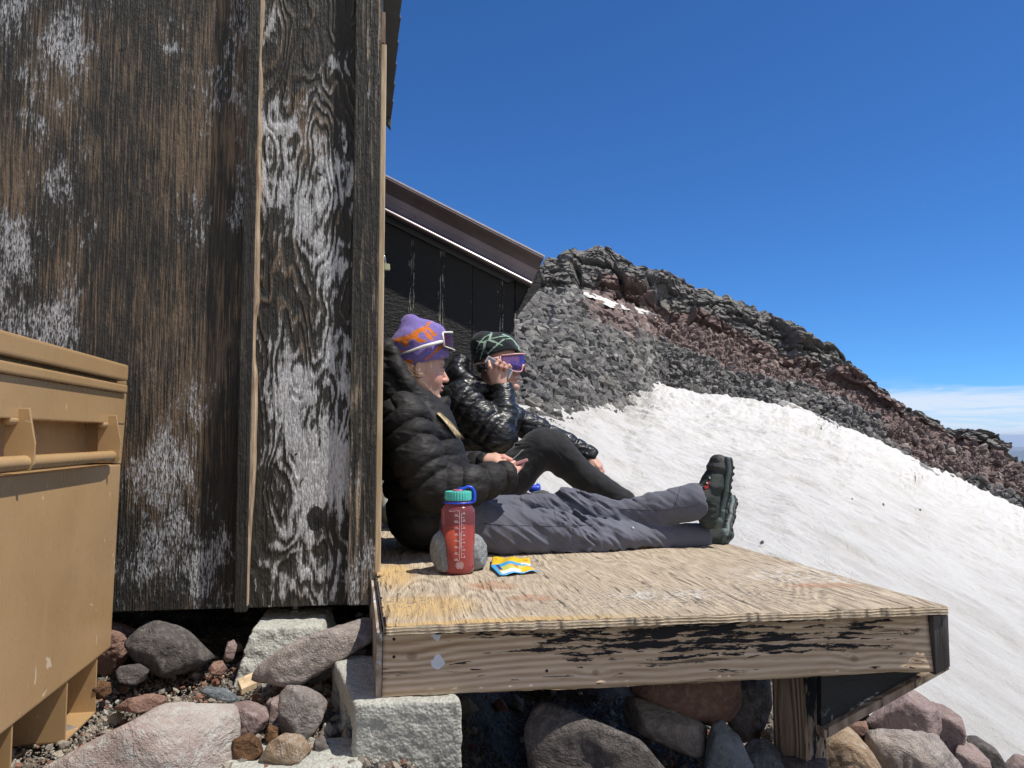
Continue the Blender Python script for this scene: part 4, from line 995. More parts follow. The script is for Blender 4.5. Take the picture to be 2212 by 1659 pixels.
# legs: folded channels under the box
def leg(xa, xb, zh=.115):
    pa = bq(xa, 1400, -.004); pb = bq(xb, 1400, -.004); pa.z = pb.z = zB-.001
    lg = prism('box_leg', [pa, pa-bn*.5, pa-bn*.5-Z*zh, pa-Z*zh], e*.005, m_tan, box, .001)
    prism('leg_plate', [pb, pb-bn*.5, pb-bn*.5-Z*zh, pb-Z*zh], -e*.005, m_tan, lg, .001)
    prism('leg_flange', [pa-Z*zh, pb-Z*zh, pb-Z*zh-bn*.08, pa-Z*zh-bn*.08], Z*.005, m_tan, lg, .001)
leg(148, 212); leg(-60, 36, .118)

# ================================================================ ROCKS
mk = {
 'pale': rock_mat('pale_pink_boulder', (.42, .385, .345), (.33, .255, .225), (.47, .47, .43), sc=.9, speck=.35, bumpd=.004),
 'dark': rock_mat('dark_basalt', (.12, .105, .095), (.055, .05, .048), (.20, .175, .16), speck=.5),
 'red': rock_mat('red_scoria', (.26, .155, .115), (.17, .10, .08), (.34, .23, .18), speck=.5),
 'gran': rock_mat('grey_pumice', (.33, .28, .25), (.23, .20, .18), (.45, .40, .36), speck=.6),
 'grey': rock_mat('grey_andesite', (.24, .21, .19), (.16, .14, .13), (.34, .31, .29), speck=.6),
 'tanr': rock_mat('tan_rock', (.34, .25, .16), (.22, .15, .10), (.46, .40, .33), speck=.5),
 'rust': rock_mat('rusty_scoria', (.22, .115, .055), (.12, .065, .035), (.32, .18, .09), sc=2.2, speck=.7, bumpd=.006),
 'blue': rock_mat('blue_grey_stone', (.17, .19, .20), (.09, .10, .11), (.28, .30, .31), speck=.4),
 'mauve': rock_mat('mauve_rock', (.29, .22, .20), (.20, .14, .13), (.38, .31, .29), speck=.4),
}
RK = [
 ('boulder', [(10, 1700), (30, 1658), (110, 1618), (200, 1560), (255, 1536), (345, 1531), (400, 1501), (460, 1494), (500, 1516), (518, 1560), (514, 1620), (505, 1700), (450, 1760), (60, 1770)], 1.60, .42, 'pale', 'large pale pink boulder at the bottom left beside the tan box', 5, 8),
 ('rock', [(272, 1392), (300, 1360), (340, 1342), (400, 1360), (440, 1395), (463, 1418), (430, 1442), (355, 1460), (300, 1432)], 2.0, .20, 'dark', 'dark angular rock under the edge of the hut wall', 12, 8),
 ('rock', [(205, 1350), (240, 1344), (297, 1362), (290, 1400), (272, 1425), (240, 1455), (205, 1450)], 2.12, .20, 'red', 'reddish rough rock between the tan box and the dark rock', 3, 5),
 ('rock', [(250, 1452), (262, 1440), (300, 1434), (322, 1446), (312, 1470), (290, 1480), (258, 1474)], 1.93, .08, 'dark', 'small dark rock below the reddish one', 4, 5),
 ('boulder', [(543, 1487), (565, 1440), (620, 1400), (700, 1366), (790, 1332), (830, 1345), (820, 1420), (730, 1462), (700, 1492), (640, 1482), (592, 1510), (556, 1502)], 1.93, .24, 'gran', 'grey-pink rough boulder leaning against the concrete pier', 6, 8),
 ('rock', [(605, 1503), (622, 1482), (660, 1486), (692, 1500), (706, 1517), (690, 1562), (662, 1597), (608, 1588)], 1.72, .13, 'grey', 'upright grey rock left of the hollow concrete block', 7, 7),
 ('rock', [(586, 1512), (607, 1498), (612, 1560), (592, 1590), (580, 1565)], 1.79, .07, 'mauve', 'narrow shaded rock behind the upright grey rock', 8, 4),
 ('rock', [(495, 1522), (535, 1514), (574, 1528), (580, 1550), (562, 1592), (530, 1604), (505, 1575)], 1.70, .11, 'mauve', 'brownish grey rock touching the right side of the pale boulder', 9, 6),
 ('rock', [(505, 1600), (540, 1584), (562, 1600), (568, 1625), (545, 1642), (505, 1645)], 1.58, .08, 'rust', 'rusty brown cinder rock by the concrete slab', 10, 3),
 ('rock', [(560, 1645), (583, 1606), (615, 1584), (650, 1588), (674, 1618), (640, 1650)], 1.57, .09, 'tanr', 'tan rock in front of the upright grey rock', 11, 6),
 ('rock', [(245, 1532), (280, 1509), (330, 1499), (360, 1506), (352, 1530), (300, 1540)], 1.78, .10, 'red', 'dusty red rock behind the pale boulder', 13, 5),
 ('rock', [(425, 1500), (450, 1483), (490, 1488), (520, 1510), (505, 1528), (465, 1510)], 1.82, .09, 'blue', 'low dark grey stone behind the top of the pale boulder', 14, 4),
 ('rock', [(483, 1420), (492, 1388), (505, 1383), (512, 1395), (503, 1425), (490, 1430)], 2.03, .05, 'mauve', 'narrow pinkish stone standing left of the concrete pier', 15, 4),
 ('rock', [(450, 1447), (462, 1430), (480, 1428), (490, 1445), (478, 1460), (458, 1458)], 1.97, .05, 'red', 'small red cinder stone left of the concrete pier', 16, 3),
 ('rock', [(196, 1492), (215, 1470), (238, 1475), (240, 1496), (225, 1508), (202, 1508)], 1.84, .06, 'rust', 'small brown cinder stone by the foot of the tan box', 17, 3),
 ('rock', [(100, 1572), (115, 1552), (140, 1556), (136, 1578), (108, 1584)], 1.66, .05, 'blue', 'small blue-grey stone in the shade of the tan box', 18, 4),
 ('rock', [(570, 1528), (583, 1508), (600, 1512), (602, 1538), (585, 1545)], 1.80, .05, 'grey', 'small grey stone between two rocks left of the block', 19, 4),
 ('rock', [(572, 1590), (582, 1565), (600, 1572), (598, 1598), (580, 1610)], 1.64, .05, 'rust', 'small brown stone above the rusty cinder rock', 20, 4),
 ('rock', [(680, 1600), (700, 1590), (712, 1620), (712, 1650), (690, 1655), (678, 1635)], 1.62, .08, 'dark', 'dark rock in the gap beside the hollow block', 21, 5),
 # under the deck
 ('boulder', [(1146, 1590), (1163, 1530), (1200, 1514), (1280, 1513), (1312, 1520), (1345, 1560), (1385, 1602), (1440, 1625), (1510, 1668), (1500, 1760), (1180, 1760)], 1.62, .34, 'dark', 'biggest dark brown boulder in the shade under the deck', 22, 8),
 ('rock', [(1343, 1512), (1360, 1502), (1392, 1514), (1480, 1545), (1522, 1567), (1521, 1622), (1490, 1637), (1440, 1612), (1385, 1592), (1350, 1562)], 1.74, .16, 'grey', 'long grey rock wedged under the deck above the biggest boulder', 23, 6),
 ('rock', [(1365, 1490), (1400, 1455), (1588, 1450), (1594, 1530), (1576, 1556), (1540, 1565), (1500, 1556), (1390, 1514)], 1.84, .22, 'red', 'reddish brown rock right beneath the front board of the deck', 24, 6),
 ('rock', [(1528, 1600), (1540, 1568), (1560, 1558), (1592, 1590), (1625, 1660), (1625, 1740), (1522, 1740)], 1.68, .16, 'blue', 'blue-grey pointed rock under the deck at the bottom edge', 25, 6),
 ('rock', [(1610, 1612), (1626, 1598), (1655, 1598), (1682, 1616), (1697, 1660), (1690, 1710), (1620, 1710)], 1.76, .12, 'blue', 'rounded blue-grey rock at the foot of the deck post, partly sunlit', 26, 5),
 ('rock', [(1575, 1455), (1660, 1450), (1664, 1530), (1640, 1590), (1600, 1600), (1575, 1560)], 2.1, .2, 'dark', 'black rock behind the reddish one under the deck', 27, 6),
 ('rock', [(1640, 1580), (1668, 1572), (1676, 1600), (1650, 1606)], 2.0, .07, 'tanr', 'small yellowish sunlit rock behind the deck post', 28, 4),
 ('rock', [(1675, 1640), (1700, 1634), (1782, 1640), (1790, 1720), (1670, 1720)], 1.74, .14, 'dark', 'flat grey stone carrying the deck post', 29, 4),
 ('boulder', [(960, 1440), (1250, 1425), (1420, 1450), (1450, 1640), (1300, 1700), (980, 1700)], 2.75, .5, 'dark', 'added dark boulder blocking light under the middle of the deck', 47, 6),  # added to block light from behind and darken the space under the deck
 # right of the deck
 ('rock', [(1778, 1612), (1800, 1590), (1830, 1570), (1852, 1590), (1882, 1626), (1902, 1662), (1900, 1750), (1778, 1750)], 1.88, .20, 'tanr', 'orange-tan rock right of the deck post', 30, 7),
 ('boulder', [(1853, 1595), (1880, 1578), (1960, 1580), (2022, 1592), (2052, 1632), (2075, 1665), (2080, 1760), (1900, 1760), (1880, 1630)], 1.98, .28, 'gran', 'broad grey boulder at the bottom right below the brace', 31, 8),
 ('boulder', [(1868, 1562), (1900, 1530), (1966, 1490), (1988, 1500), (2022, 1530), (2034, 1562), (2018, 1604), (1960, 1590), (1905, 1582)], 2.2, .24, 'mauve', 'pinkish grey boulder beside the snow under the end of the deck', 32, 8),
 ('rock', [(2008, 1517), (2040, 1524), (2076, 1553), (2085, 1592), (2072, 1655), (2052, 1660), (2036, 1605), (2022, 1570)], 2.22, .16, 'mauve', 'brown rock with a ridge bordering the snow', 33, 6),
 ('rock', [(2062, 1640), (2075, 1603), (2100, 1609), (2132, 1640), (2145, 1680), (2130, 1740), (2070, 1740)], 2.14, .14, 'mauve', 'smooth mauve rock at the bottom right corner', 34, 6),
 ('rock', [(2082, 1592), (2110, 1590), (2150, 1618), (2174, 1655), (2165, 1690), (2135, 1668), (2105, 1625)], 2.3, .12, 'dark', 'long dark grey rock lying on the edge of the snow', 35, 6),
 ('rock', [(2165, 1655), (2192, 1630), (2225, 1640), (2240, 1690), (2180, 1710)], 2.3, .12, 'mauve', 'dark rock in the bottom right corner of the photo', 36, 5),
 ('rock', [(1826, 1580), (1846, 1562), (1870, 1558), (1876, 1582), (1855, 1598)], 2.12, .08, 'red', 'small red rock beneath the diagonal brace', 37, 4),
 ('rock', [(1790, 1560), (1830, 1540), (1850, 1560), (1840, 1590), (1800, 1595)], 2.3, .12, 'mauve', 'rock half hidden behind the diagonal brace', 38, 5),
]
for (nm, pts, D, dp, mm, lab, seed, pls) in RK:
    if 5 <= seed <= 21 or seed in (3, 12, 4): D *= .91
    if seed in (3, 12): D *= 1.02
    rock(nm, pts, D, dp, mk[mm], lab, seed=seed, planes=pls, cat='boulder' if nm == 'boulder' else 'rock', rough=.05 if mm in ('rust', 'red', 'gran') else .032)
# pebbles and grit around the rocks
rgn = np.random.default_rng(11)
def grit(N_, x0, x1, y0, y1, s0, s1, m, seed, dens=None, stray=0.0):
    rg = np.random.default_rng(seed); X = rg.uniform(x0, x1, N_); Y = rg.uniform(y0, y1, N_); z = ground_z(X, Y)
    s = np.clip(s0*(1+rg.pareto(2.3, N_)), s0, s1); return scatter('gravel', np.stack([X, Y, z+.3*s+.012], 1), s, m, seed, sub=1, flatz=(.6, 1), smooth=False)
def peb(name, b):
    g = G(name); v = g.co(); r = g.attr('rnd'); c1 = g.mix(r, (.15, .14, .125), (.44, .38, .30)); k = g.ma('FRACT', g.ma('MULTIPLY', r, 7.3)); c1 = g.mix(g.ramp(k, .78, .82), c1, (.26, .13, .09)); c1 = g.mix(g.ramp(k, .12, .08), c1, (.42, .40, .35))
    n_ = g.noise(v, 140, 4, .7); return g.fin(g.mix(g.ramp(n_, .35, .7), g.mix(.3, c1, (0, 0, 0)), c1), .88, g.bump(n_, .9, .004), spec=.2)
m_peb = peb('gravel_stone', 0)
grit(16000, -1.3, .3, 1.3, 2.0, .002, .014, m_peb, 21); grit(2500, .35, 1.3, 1.75, 2.3, .003, .016, m_peb, 24); grit(400, -1.3, -.2, 1.3, 2.2, .008, .020, m_peb, 22); grit(1600, -.5, 1.6, 1.9, 5.5, .008, .05, m_peb, 23)
# wood offcuts
w_ = empty('wood_offcut', V(535, 1470, 1.93), 'small pale wooden offcut lying at the foot of the concrete pier', 'offcut')
c = V(534, 1470, 1.78); dd_ = Vector((.75, .55, .25)).normalized(); sd_ = Vector((.5, -.6, -.45)).normalized()
prism('cut_block', [c-dd_*.018-sd_*.016, c+dd_*.018-sd_*.016, c+dd_*.018+sd_*.016, c-dd_*.018+sd_*.016], Z*-.014, m_pine, w_, .0015)
for (x, y, D, l, lab) in ((600, 1622-12, 1.60, .02, 'thin yellow wood chip beside the tan rock'), (578, 1538, 1.76, .012, 'tiny wood chip between the rocks left of the block'), (42, 1634, 1.45, .02, 'thin straw-coloured stick beside the pale boulder')):
    c = V(x, y, D); o = prism('wood_chip', [c-U*l*.5, c+U*l*.6+Z*l*.5, c+U*l*.6+Z*l*.5-Z*.004, c-U*l*.5-Z*.005], VV*.006, m_pine); tag(o, lab, 'wood chip')
# ================================================================ PEOPLE
nU, nN, nZ = np.array(U[:]), np.array(NV[:]), np.array([0, 0, 1.0])
def plane_fn(m0):
    def J(x, y, lat=0.0): return np.array(on_plane(x, y, Vector(m0) + NV*lat, NV)[:])
    return J
def in_poly(u, v, poly):
    ins = np.zeros(len(u), bool); n = len(poly)
    for i in range(n):
        x1, y1 = poly[i]; x2, y2 = poly[(i+1) % n]
        c = ((y1 > v) != (y2 > v)) & (u < (x2-x1)*(v-y1)/(y2-y1+1e-12)+x1); ins ^= c
    return ins
def dist_seg(u, v, a, b):
    ax, ay = a; bx, by = b; dx, dy = bx-ax, by-ay; t = np.clip(((u-ax)*dx+(v-ay)*dy)/(dx*dx+dy*dy+1e-12), 0, 1)
    return np.hypot(u-ax-t*dx, v-ay-t*dy)
def head_axes(yaw, pitch, roll=0.0):
    """yaw > 0 turns the face to the camera's side, pitch > 0 looks up"""
    f = nU*math.cos(yaw)+nN*math.sin(yaw); l = -nU*math.sin(yaw)+nN*math.cos(yaw)
    f2 = f*math.cos(pitch)+nZ*math.sin(pitch); u2 = -f*math.sin(pitch)+nZ*math.cos(pitch)
    l2 = l*math.cos(roll)+u2*math.sin(roll); u3 = -l*math.sin(roll)+u2*math.cos(roll)
    return f2, l2, u3
def head(S, c, ax, sc, smile=0.0):
    F, Lt, Up = ax
    def q(f, l, u): return c + (F*f+Lt*l+Up*u)*sc
    def E(p, r, k=.012, op='+'): S.ell(q(*p), np.array(r)*sc, ax, k=k*sc, op=op)
    E((-.004, 0, .035), (.088, .074, .088))
    E((.030, 0, -.005), (.066, .062, .085), .02)
    E((.045, 0, -.050), (.048, .050, .055), .02)
    for s in (-1, 1): E((.050, .036*s, -.030), (.032, .026, .030), .018); S.cone(q(.0, .055*s, -.045), q(.068, .016*s, -.098), .016*sc, .015*sc, k=.022*sc)
    E((.082, 0, -.098), (.018, .022, .016), .014)
    E((.076, 0, .028), (.022, .050, .016), .014)
    for s in (-1, 1): E((.104, .031*s, .004), (.022, .018, .012), .010, '-')
    for s in (-1, 1): E((.079, .031*s, .004), (.014, .015, .0125), .004)
    S.cone(q(.090, 0, .014), q(.114, 0, -.028), .0068*sc, .0100*sc, k=.008*sc)
    for s in (-1, 1): E((.102, .0115*s, -.031), (.011, .0075, .008), .005)
    w = .022+.006*smile
    E((.093, 0, -.053), (.013, w, .0065), .006); E((.090, 0, -.067), (.013, w*.85, .0075), .006)
    E((.106, 0, -.060), (.012, w*1.05, .0022+.005*smile), .003, '-')
    for s in (-1, 1): E((-.006, .077*s, -.005), (.019, .008, .031), .006); E((-.002, .086*s, -.002), (.011, .005, .020), .004, '-')
    S.cone(q(-.022, 0, -.05), q(-.045, 0, -.15), .052*sc, .056*sc, k=.02*sc)
    return q
def finger(S, pts, r, k=.004): S.chain(pts, [r, r*.93, r*.85, r*.72][:len(pts)], k=k)
def hand(S, wrist, kn, fingers, thumb, r=.0078, wr=.022):
    for i, p in enumerate(kn): S.cone(wrist+(p-np.mean(kn, 0))*.55, p, .0155, .0115, k=.014)
    for p, fg in zip(kn, fingers): finger(S, [p]+fg, r)
    finger(S, thumb, r*1.12, k=.008)
def paint_skin(v, c, ax, sc, hands=()):
    F, Lt, Up = ax; d = (v-c)/sc; f, l, u = d@F, d@Lt, d@Up
    base = np.array([.55, .325, .24]); col = np.tile(base, (len(v), 1))
    def mixin(m, cc): col[:] = col*(1-m[:, None])+np.array(cc)*m[:, None]
    g_ = lambda f0, l0, u0, r: np.exp(-(((f-f0)/r[0])**2+((np.abs(l)-l0)/r[1])**2+((u-u0)/r[2])**2))
    mixin(np.clip(g_(.07, .045, -.03, (.04, .03, .025))*.55, 0, 1), (.60, .24, .19))
    mixin(np.clip(g_(.112, 0, -.028, (.02, .02, .016))*.6, 0, 1), (.62, .25, .20))
    lip = (f > .085)*np.exp(-(((u+.060)/.0115)**4))*np.exp(-((l/.021)**4)); mixin(np.clip(lip*.85, 0, 1), (.42, .13, .12))
    brow = np.exp(-(((u-.022)/.0052)**2))*np.exp(-(((np.abs(l)-.032)/.017)**4))*(f > .05); mixin(np.clip(brow*.8, 0, 1), (.16, .085, .05))
    lid = np.exp(-(((u-.009)/.0036)**2))*np.exp(-(((np.abs(l)-.031)/.014)**4))*(f > .06); mixin(np.clip(lid*.9, 0, 1), (.07, .035, .025))
    for p in hands:
        r = np.linalg.norm(v-p, axis=1); mixin(np.exp(-(r/.035)**2)*.45, (.60, .27, .21))
    n_ = fbm(v*90, 5, 3)[:, None]*.03+1; return np.concatenate([np.clip(col*n_, 0, 1), np.ones((len(v), 1))], 1)
g = G('skin'); v = g.co(); m_skin = g.fin(g.attr('tint', 'Color'), g.ramp(g.noise(v, 60, 3), .3, .7, .38, .55), g.bump(g.noise(v, 500, 3, .6), .35, .0012), spec=.45, Subsurface_Weight=.12, Subsurface_Scale=.012)
g.b.inputs['Subsurface Radius'].default_value = (1.0, .35, .2)
def knit(name, attr='tint'):
    g = G(name); v = g.co(); n_ = g.noise(v, 380, 3, .6); w_ = g.wave(v, 190, .8, 2, 2, direction='Z')
    c = g.mix(g.ramp(n_, .35, .7, 0, .5), g.attr(attr, 'Color'), (0.01, .01, .012)); return g.fin(c, .9, g.bump(g.ma('ADD', n_, g.ma('MULTIPLY', w_, .35)), .8, .0022), spec=.15, Sheen_Weight=.35, Sheen_Roughness=.4)
m_knit = knit('knit_wool')
def shell(name, c, rough, coat=0.0, wr=.004, spec=.4):
    g = G(name); v = g.co(); a = g.noise(g.scale(g.warp(v, .05, 14), (.55, .55, 1.5)), 34, 4, .55, .6); b = g.noise(v, 11, 4, .6); rg_ = g.ma('ABSOLUTE', g.ma('SUBTRACT', a, .5))
    f_ = g.noise(v, 900, 2)
    return g.fin(g.mix(g.ramp(b, .4, .65), c, tuple(x*1.5 for x in c)), g.ramp(a, .3, .7, rough-.08, rough+.1), g.bump(g.ma('ADD', g.ma('MULTIPLY', rg_, -2.2), g.ma('MULTIPLY', f_, .05)), .85, wr), spec=spec, Coat_Weight=coat, Coat_Roughness=.18)
m_jm = shell('matte_black_down', (.0115, .0105, .010), .66, 0, .0022, .28)
m_jg = shell('glossy_black_down', (.0055, .0055, .0062), .40, .08, .0028, .45)
def cloth(name, c, bumpd=.003, weave=1400):
    g = G(name); v = g.co(); a = g.noise(g.warp(v, .05, 10), 16, 5, .6, .5); b = g.noise(v, weave, 2); d = g.noise(v, 5, 4)
    return g.fin(g.mix(g.ramp(d, .35, .65), tuple(x*.88 for x in c), tuple(x*1.12 for x in c)), .8, g.bump(g.ma('ADD', a, g.ma('MULTIPLY', b, .06)), .8, bumpd*2), spec=.25, Sheen_Weight=.15)
m_tg = cloth('grey_hiking_cloth', (.094, .097, .124)); m_tb = cloth('black_stretch_cloth', (.0115, .0115, .013), .0025)
m_rub = plain('black_rubber', (.030, .032, .032), .7, .6, 220); m_teal = plain('teal_rubber', (.065, .092, .088), .6, .5, 160)
g = G('boot_mesh'); v = g.co(); m_boot = g.fin(g.mix(g.ramp(g.noise(v, 12, 4), .4, .6), (.028, .036, .036), (.055, .066, .064)), .75, g.bump(g.ma('ADD', g.wave(v, 260, 1, 1, 2, direction='DIAGONAL'), g.noise(v, 200, 3)), .8, .002), spec=.3)
m_bwh = plain('white_plastic', (.72, .70, .66), .35); m_red = plain('red_webbing', (.45, .03, .025), .6)
def wrinkle(amp, fr, seed, ridge=True, fine=.0012, st=(1, 1, 1)):
    st = np.array(st)
    def post(P, d):
        n_ = fbm(np.stack([(P@nU)*.45-P[:, 2]*.25, (P@nN)*.5, P[:, 2]*1.25+(P@nU)*.2], 1)*fr*st, seed, 3, .5)
        w_ = (1-2.4*np.abs(n_)) if ridge else n_
        return d - amp*w_*.6 - fine*fbm(P*fr*3.1, seed+7, 2)
    return post
def sdf_part(name, S, vox, m, parent, it=1, attrs=None):
    v, f = S.mesh(vox); v = relax(v, f, it, .5); return npmesh(name, v, f, m, parent, True, attrs)

# ---------------------------------------------------------------- person in the purple hat
M1 = (-.40, 2.36, 0); J = plane_fn(M1)
p1 = empty('person', Vector(J(930, 1185, 0)).xy.to_3d()+Z*ZD, 'person in purple and orange beanie, matte black jacket and grey trousers, legs stretched out', 'person')
ax1 = head_axes(R(-14), R(-4), 0); HC1 = J(898, 797, 0.0); HS1 = .90
S = Shape(); hq1 = head(S, HC1, ax1, HS1)
# torso, arms and legs inside the clothes: one continuous body
S.chain([HC1+np.array([-.02, 0, -.13]), J(885, 930, 0), J(905, 1040, 0), J(925, 1105, 0)], [.055, .085, .08, .085], k=.05, flat=(nN, 1.35))
sh, el, wr_ = J(872, 905, .16), J(928, 1056, .215), J(1090, 1026, .155)
S.chain([J(885, 900, .05), sh, el, wr_], [.05, .045, .037, .023], k=.02)
shL, elL, wrL = J(905, 915, -.16), J(965, 1045, -.19), J(1052, 997, -.04)
S.chain([J(890, 905, -.05), shL, elL, wrL], [.05, .042, .034, .022], k=.02)
S.chain([J(930, 1110, .08), J(1235, 1158, .10), J(1500, 1163, .03)], [.055, .036, .028], k=.02)
S.chain([J(935, 1115, -.08), J(1100, 1124, -.08), J(1228, 1105, -.05), J(1340, 1119, .0), J(1498, 1086, .07)], [.055, .046, .040, .034, .030], k=.02)
S.chain([J(1500, 1160, .015), J(1532, 1154, -.005), J(1545, 1120, -.04)], [.026, .020, .015], k=.02); S.chain([J(1498, 1086, .075), J(1528, 1098, .08), J(1544, 1030, .08)], [.028, .020, .014], k=.02)
# far hand pinching, near hand under the phone
K = [J(1070, 985, -.045), J(1072, 989, -.025), J(1073, 994, -.005), J(1071, 999, .010)]
hand(S, J(1054, 996, -.03), K, [[J(1088, 986, -.03), J(1105, 994, -.01)], [J(1090, 990, -.015), J(1106, 996, .005)], [J(1088, 997, .0), J(1098, 1003, .02)], [J(1084, 1003, .015), J(1092, 1009, .03)]],
     [J(1060, 1000, -.005), J(1074, 1001, .015), J(1089, 999, .025)])
K = [J(1112, 1012, .10), J(1110, 1017, .115), J(1107, 1021, .13), J(1103, 1025, .14)]
hand(S, J(1094, 1026, .145), K, [[J(1122, 1004, .085), J(1129, 1001, .075)], [J(1121, 1009, .10), J(1128, 1004, .09)], [J(1119, 1013, .115), J(1126, 1008, .105)], [J(1113, 1020, .13), J(1118, 1015, .12)]],
     [J(1092, 1016, .135), J(1099, 1005, .125), J(1110, 999, .115)])
v, f = S.mesh(.0026); v = relax(v, f, 1, .4)
npmesh('body', v, f, m_skin, p1, True, {'tint': ('col', paint_skin(v, HC1, ax1, HS1, [J(1110, 1000, .1), J(1105, 994, 0)]))})
for s in (1, -1):
    c = hq1(.0865, .031*s, .004); bm = bmesh.new(); bmesh.ops.create_uvsphere(bm, u_segments=16, v_segments=12, radius=.0085, matrix=Matrix.Translation(Vector(c))); bmobj('eye', bm, plain('eye_dark', (.16, .12, .10), .15), p1, True)
# jacket
S = Shape()
S.cone(J(922, 1100, 0), J(893, 935, 0), .118, .126, k=.03, quilt=(4.6, .017), flat=(nN, 1.38))
S.cone(J(893, 935, 0), J(880, 880, 0), .122, .085, k=.04, flat=(nN, 1.5))
S.ell(J(950, 1020, 0), (.09, .15, .13), (nU, nN, nZ), k=.04)
S.ell(J(905, 1125, 0.01), (.085, .165, .075), (nU, nN, nZ), k=.04)
S.chain([J(872, 898, .165), J(900, 985, .215), J(930, 1052, .225)], [.074, .074, .068], k=.012, quilt=(2.6, .018))
S.chain([J(930, 1052, .225), J(1005, 1050, .22), J(1088, 1030, .158)], [.067, .060, .046], k=.012, quilt=(2.4, .014))
S.chain([J(900, 905, -.16), J(960, 1042, -.19), J(1012, 1010, -.10), J(1046, 999, -.045)], [.07, .06, .05, .036], k=.018, quilt=(2, .010))
for s in (1, -1):      # hood rim and collar
    S.chain([J(838, 742, .030*s), J(832, 762, .055*s), J(827, 792, .078*s), J(838, 832, .088*s), J(872, 868, .104*s), J(915, 892, .085*s), J(946, 893, .030*s)], [.022, .030, .035, .038, .036, .032, .028], k=.012, quilt=(1, .006))
S.chain([J(846, 762, .088), J(856, 796, .104), J(878, 832, .112), J(912, 868, .10)], [.024, .027, .028, .028], k=.012)
S.chain([J(832, 770, 0), J(820, 820, 0), J(835, 868, 0)], [.030, .045, .07], k=.03, flat=(nN, 1.4))
S.chain([J(866, 880, 0), J(905, 905, 0), J(943, 900, 0)], [.085, .07, .034], k=.03, flat=(nN, 1.3))
S.chain([J(946, 893, .0), J(955, 868, -.01), J(957, 853, -.015)], [.030, .024, .014], k=.014, flat=(nN, 1.7))
S.ell(hq1(.01, 0, -.02), (.088, .074, .115), ax1, k=.008, op='-'); S.ell(hq1(.075, 0, -.06), (.05, .05, .075), ax1, k=.006, op='-')
S.cone(J(1086, 1030, .160), J(1120, 1022, .14), .035, .036, k=.004, op='-')
S.post = wrinkle(.0022, 34, 3, fine=.0008)
SJ = S; jk = sdf_part('puffer_jacket', S, .0036, m_jm, p1, 0)
# trousers
def fold_post(P, d):
    q = P-J(1240, 1120, 0); a = q@nU; z = q[:, 2]
    kn_ = np.exp(-((a)/.11)**2)+.38-.22*sstep(.26, .34, a)
    w1 = fbm(np.stack([(a*.75+z*1.0)*30, (a-z)*6, (q@nN)*9], 1), 3, 3); w2_ = fbm(np.stack([(a*.9-z*.6)*22, (a+z)*7, (q@nN)*9], 1), 13, 3)
    return d - .0075*kn_*(1-2.2*np.abs(w1)) - .0050*kn_*w2_
S = Shape()
S.chain([J(930, 1105, 0), J(975, 1118, 0)], [.10, .09], k=.03, flat=(nN, 1.45))
S.chain([J(985, 1128, .085), J(1080, 1146, .10), J(1215, 1154, .10), J(1330, 1160, .08), J(1430, 1163, .05), J(1512, 1161, .03)], [.092, .080, .064, .050, .045, .046], k=.012)
S.chain([J(985, 1115, -.09), J(1100, 1122, -.08), J(1228, 1103, -.05), J(1338, 1119, .0), J(1420, 1100, .04), J(1499, 1084, .075)], [.088, .072, .066, .054, .054, .059], k=.012)
S.cone(J(1508, 1082, .078), J(1560, 1070, .09), .047, .05, k=.004, op='-'); S.cone(J(1520, 1161, .03), J(1560, 1160, .03), .037, .04, k=.004, op='-')
S.fn(lambda P: ZD+.002-P[:, 2], J(900, 1200, -.2)-[0, 0, .3], J(1600, 1100, .3)-[0, 0, .0], k=.004, op='&')
S.post = fold_post
sdf_part('trousers', S, .0036, m_tg, p1, 0)
# stitched seams along the trousers
def onsurf(S, p, d, n=30):
    """walk from outside along d to the surface of S"""
    p = np.array(p, float)
    for _ in range(n):
        s_ = float(S(p[None])[0]); p = p + d*min(max(s_, -.01), .03)*.8
    return p
view = lambda x, y: np.array(ray(x, y).normalized()[:])
def seam(pts, m, parent, r=.0011, name='seam'):
    out = []
    for i in range(len(pts)-1):
        for t in np.linspace(0, 1, 9)[(1 if i else 0):]:
            x = pts[i][0]*(1-t)+pts[i+1][0]*t; y = pts[i][1]*(1-t)+pts[i+1][1]*t
            out.append(Vector(onsurf(SP, np.array(V(x, y, 1.95)[:]), view(x, y), 40)))
    return tube(name, out, r, m, parent, 6)
SP = S; m_seam = plain('dark_seam', (.030, .031, .042), .8)
seam([(1045, 1131), (1100, 1135), (1200, 1137), (1290, 1133)], m_seam, p1); seam([(1195, 1092), (1200, 1120), (1210, 1130)], m_seam, p1)
seam([(1340, 1100), (1420, 1103), (1510, 1092)], m_seam, p1); seam([(1455, 1100), (1462, 1080), (1470, 1050)], m_seam, p1); seam([(1125, 1072), (1128, 1085)], m_seam, p1)
pb = onsurf(SP, np.array(V(1367, 1141, 1.95)[:]), view(1367, 1141), 40)
bm = bmesh.new(); bmesh.ops.create_uvsphere(bm, u_segments=12, v_segments=8, radius=.0045, matrix=Matrix.Translation(Vector(pb))); bmobj('snap_button', bm, plain('grey_button', (.45, .47, .52), .3), p1, True)
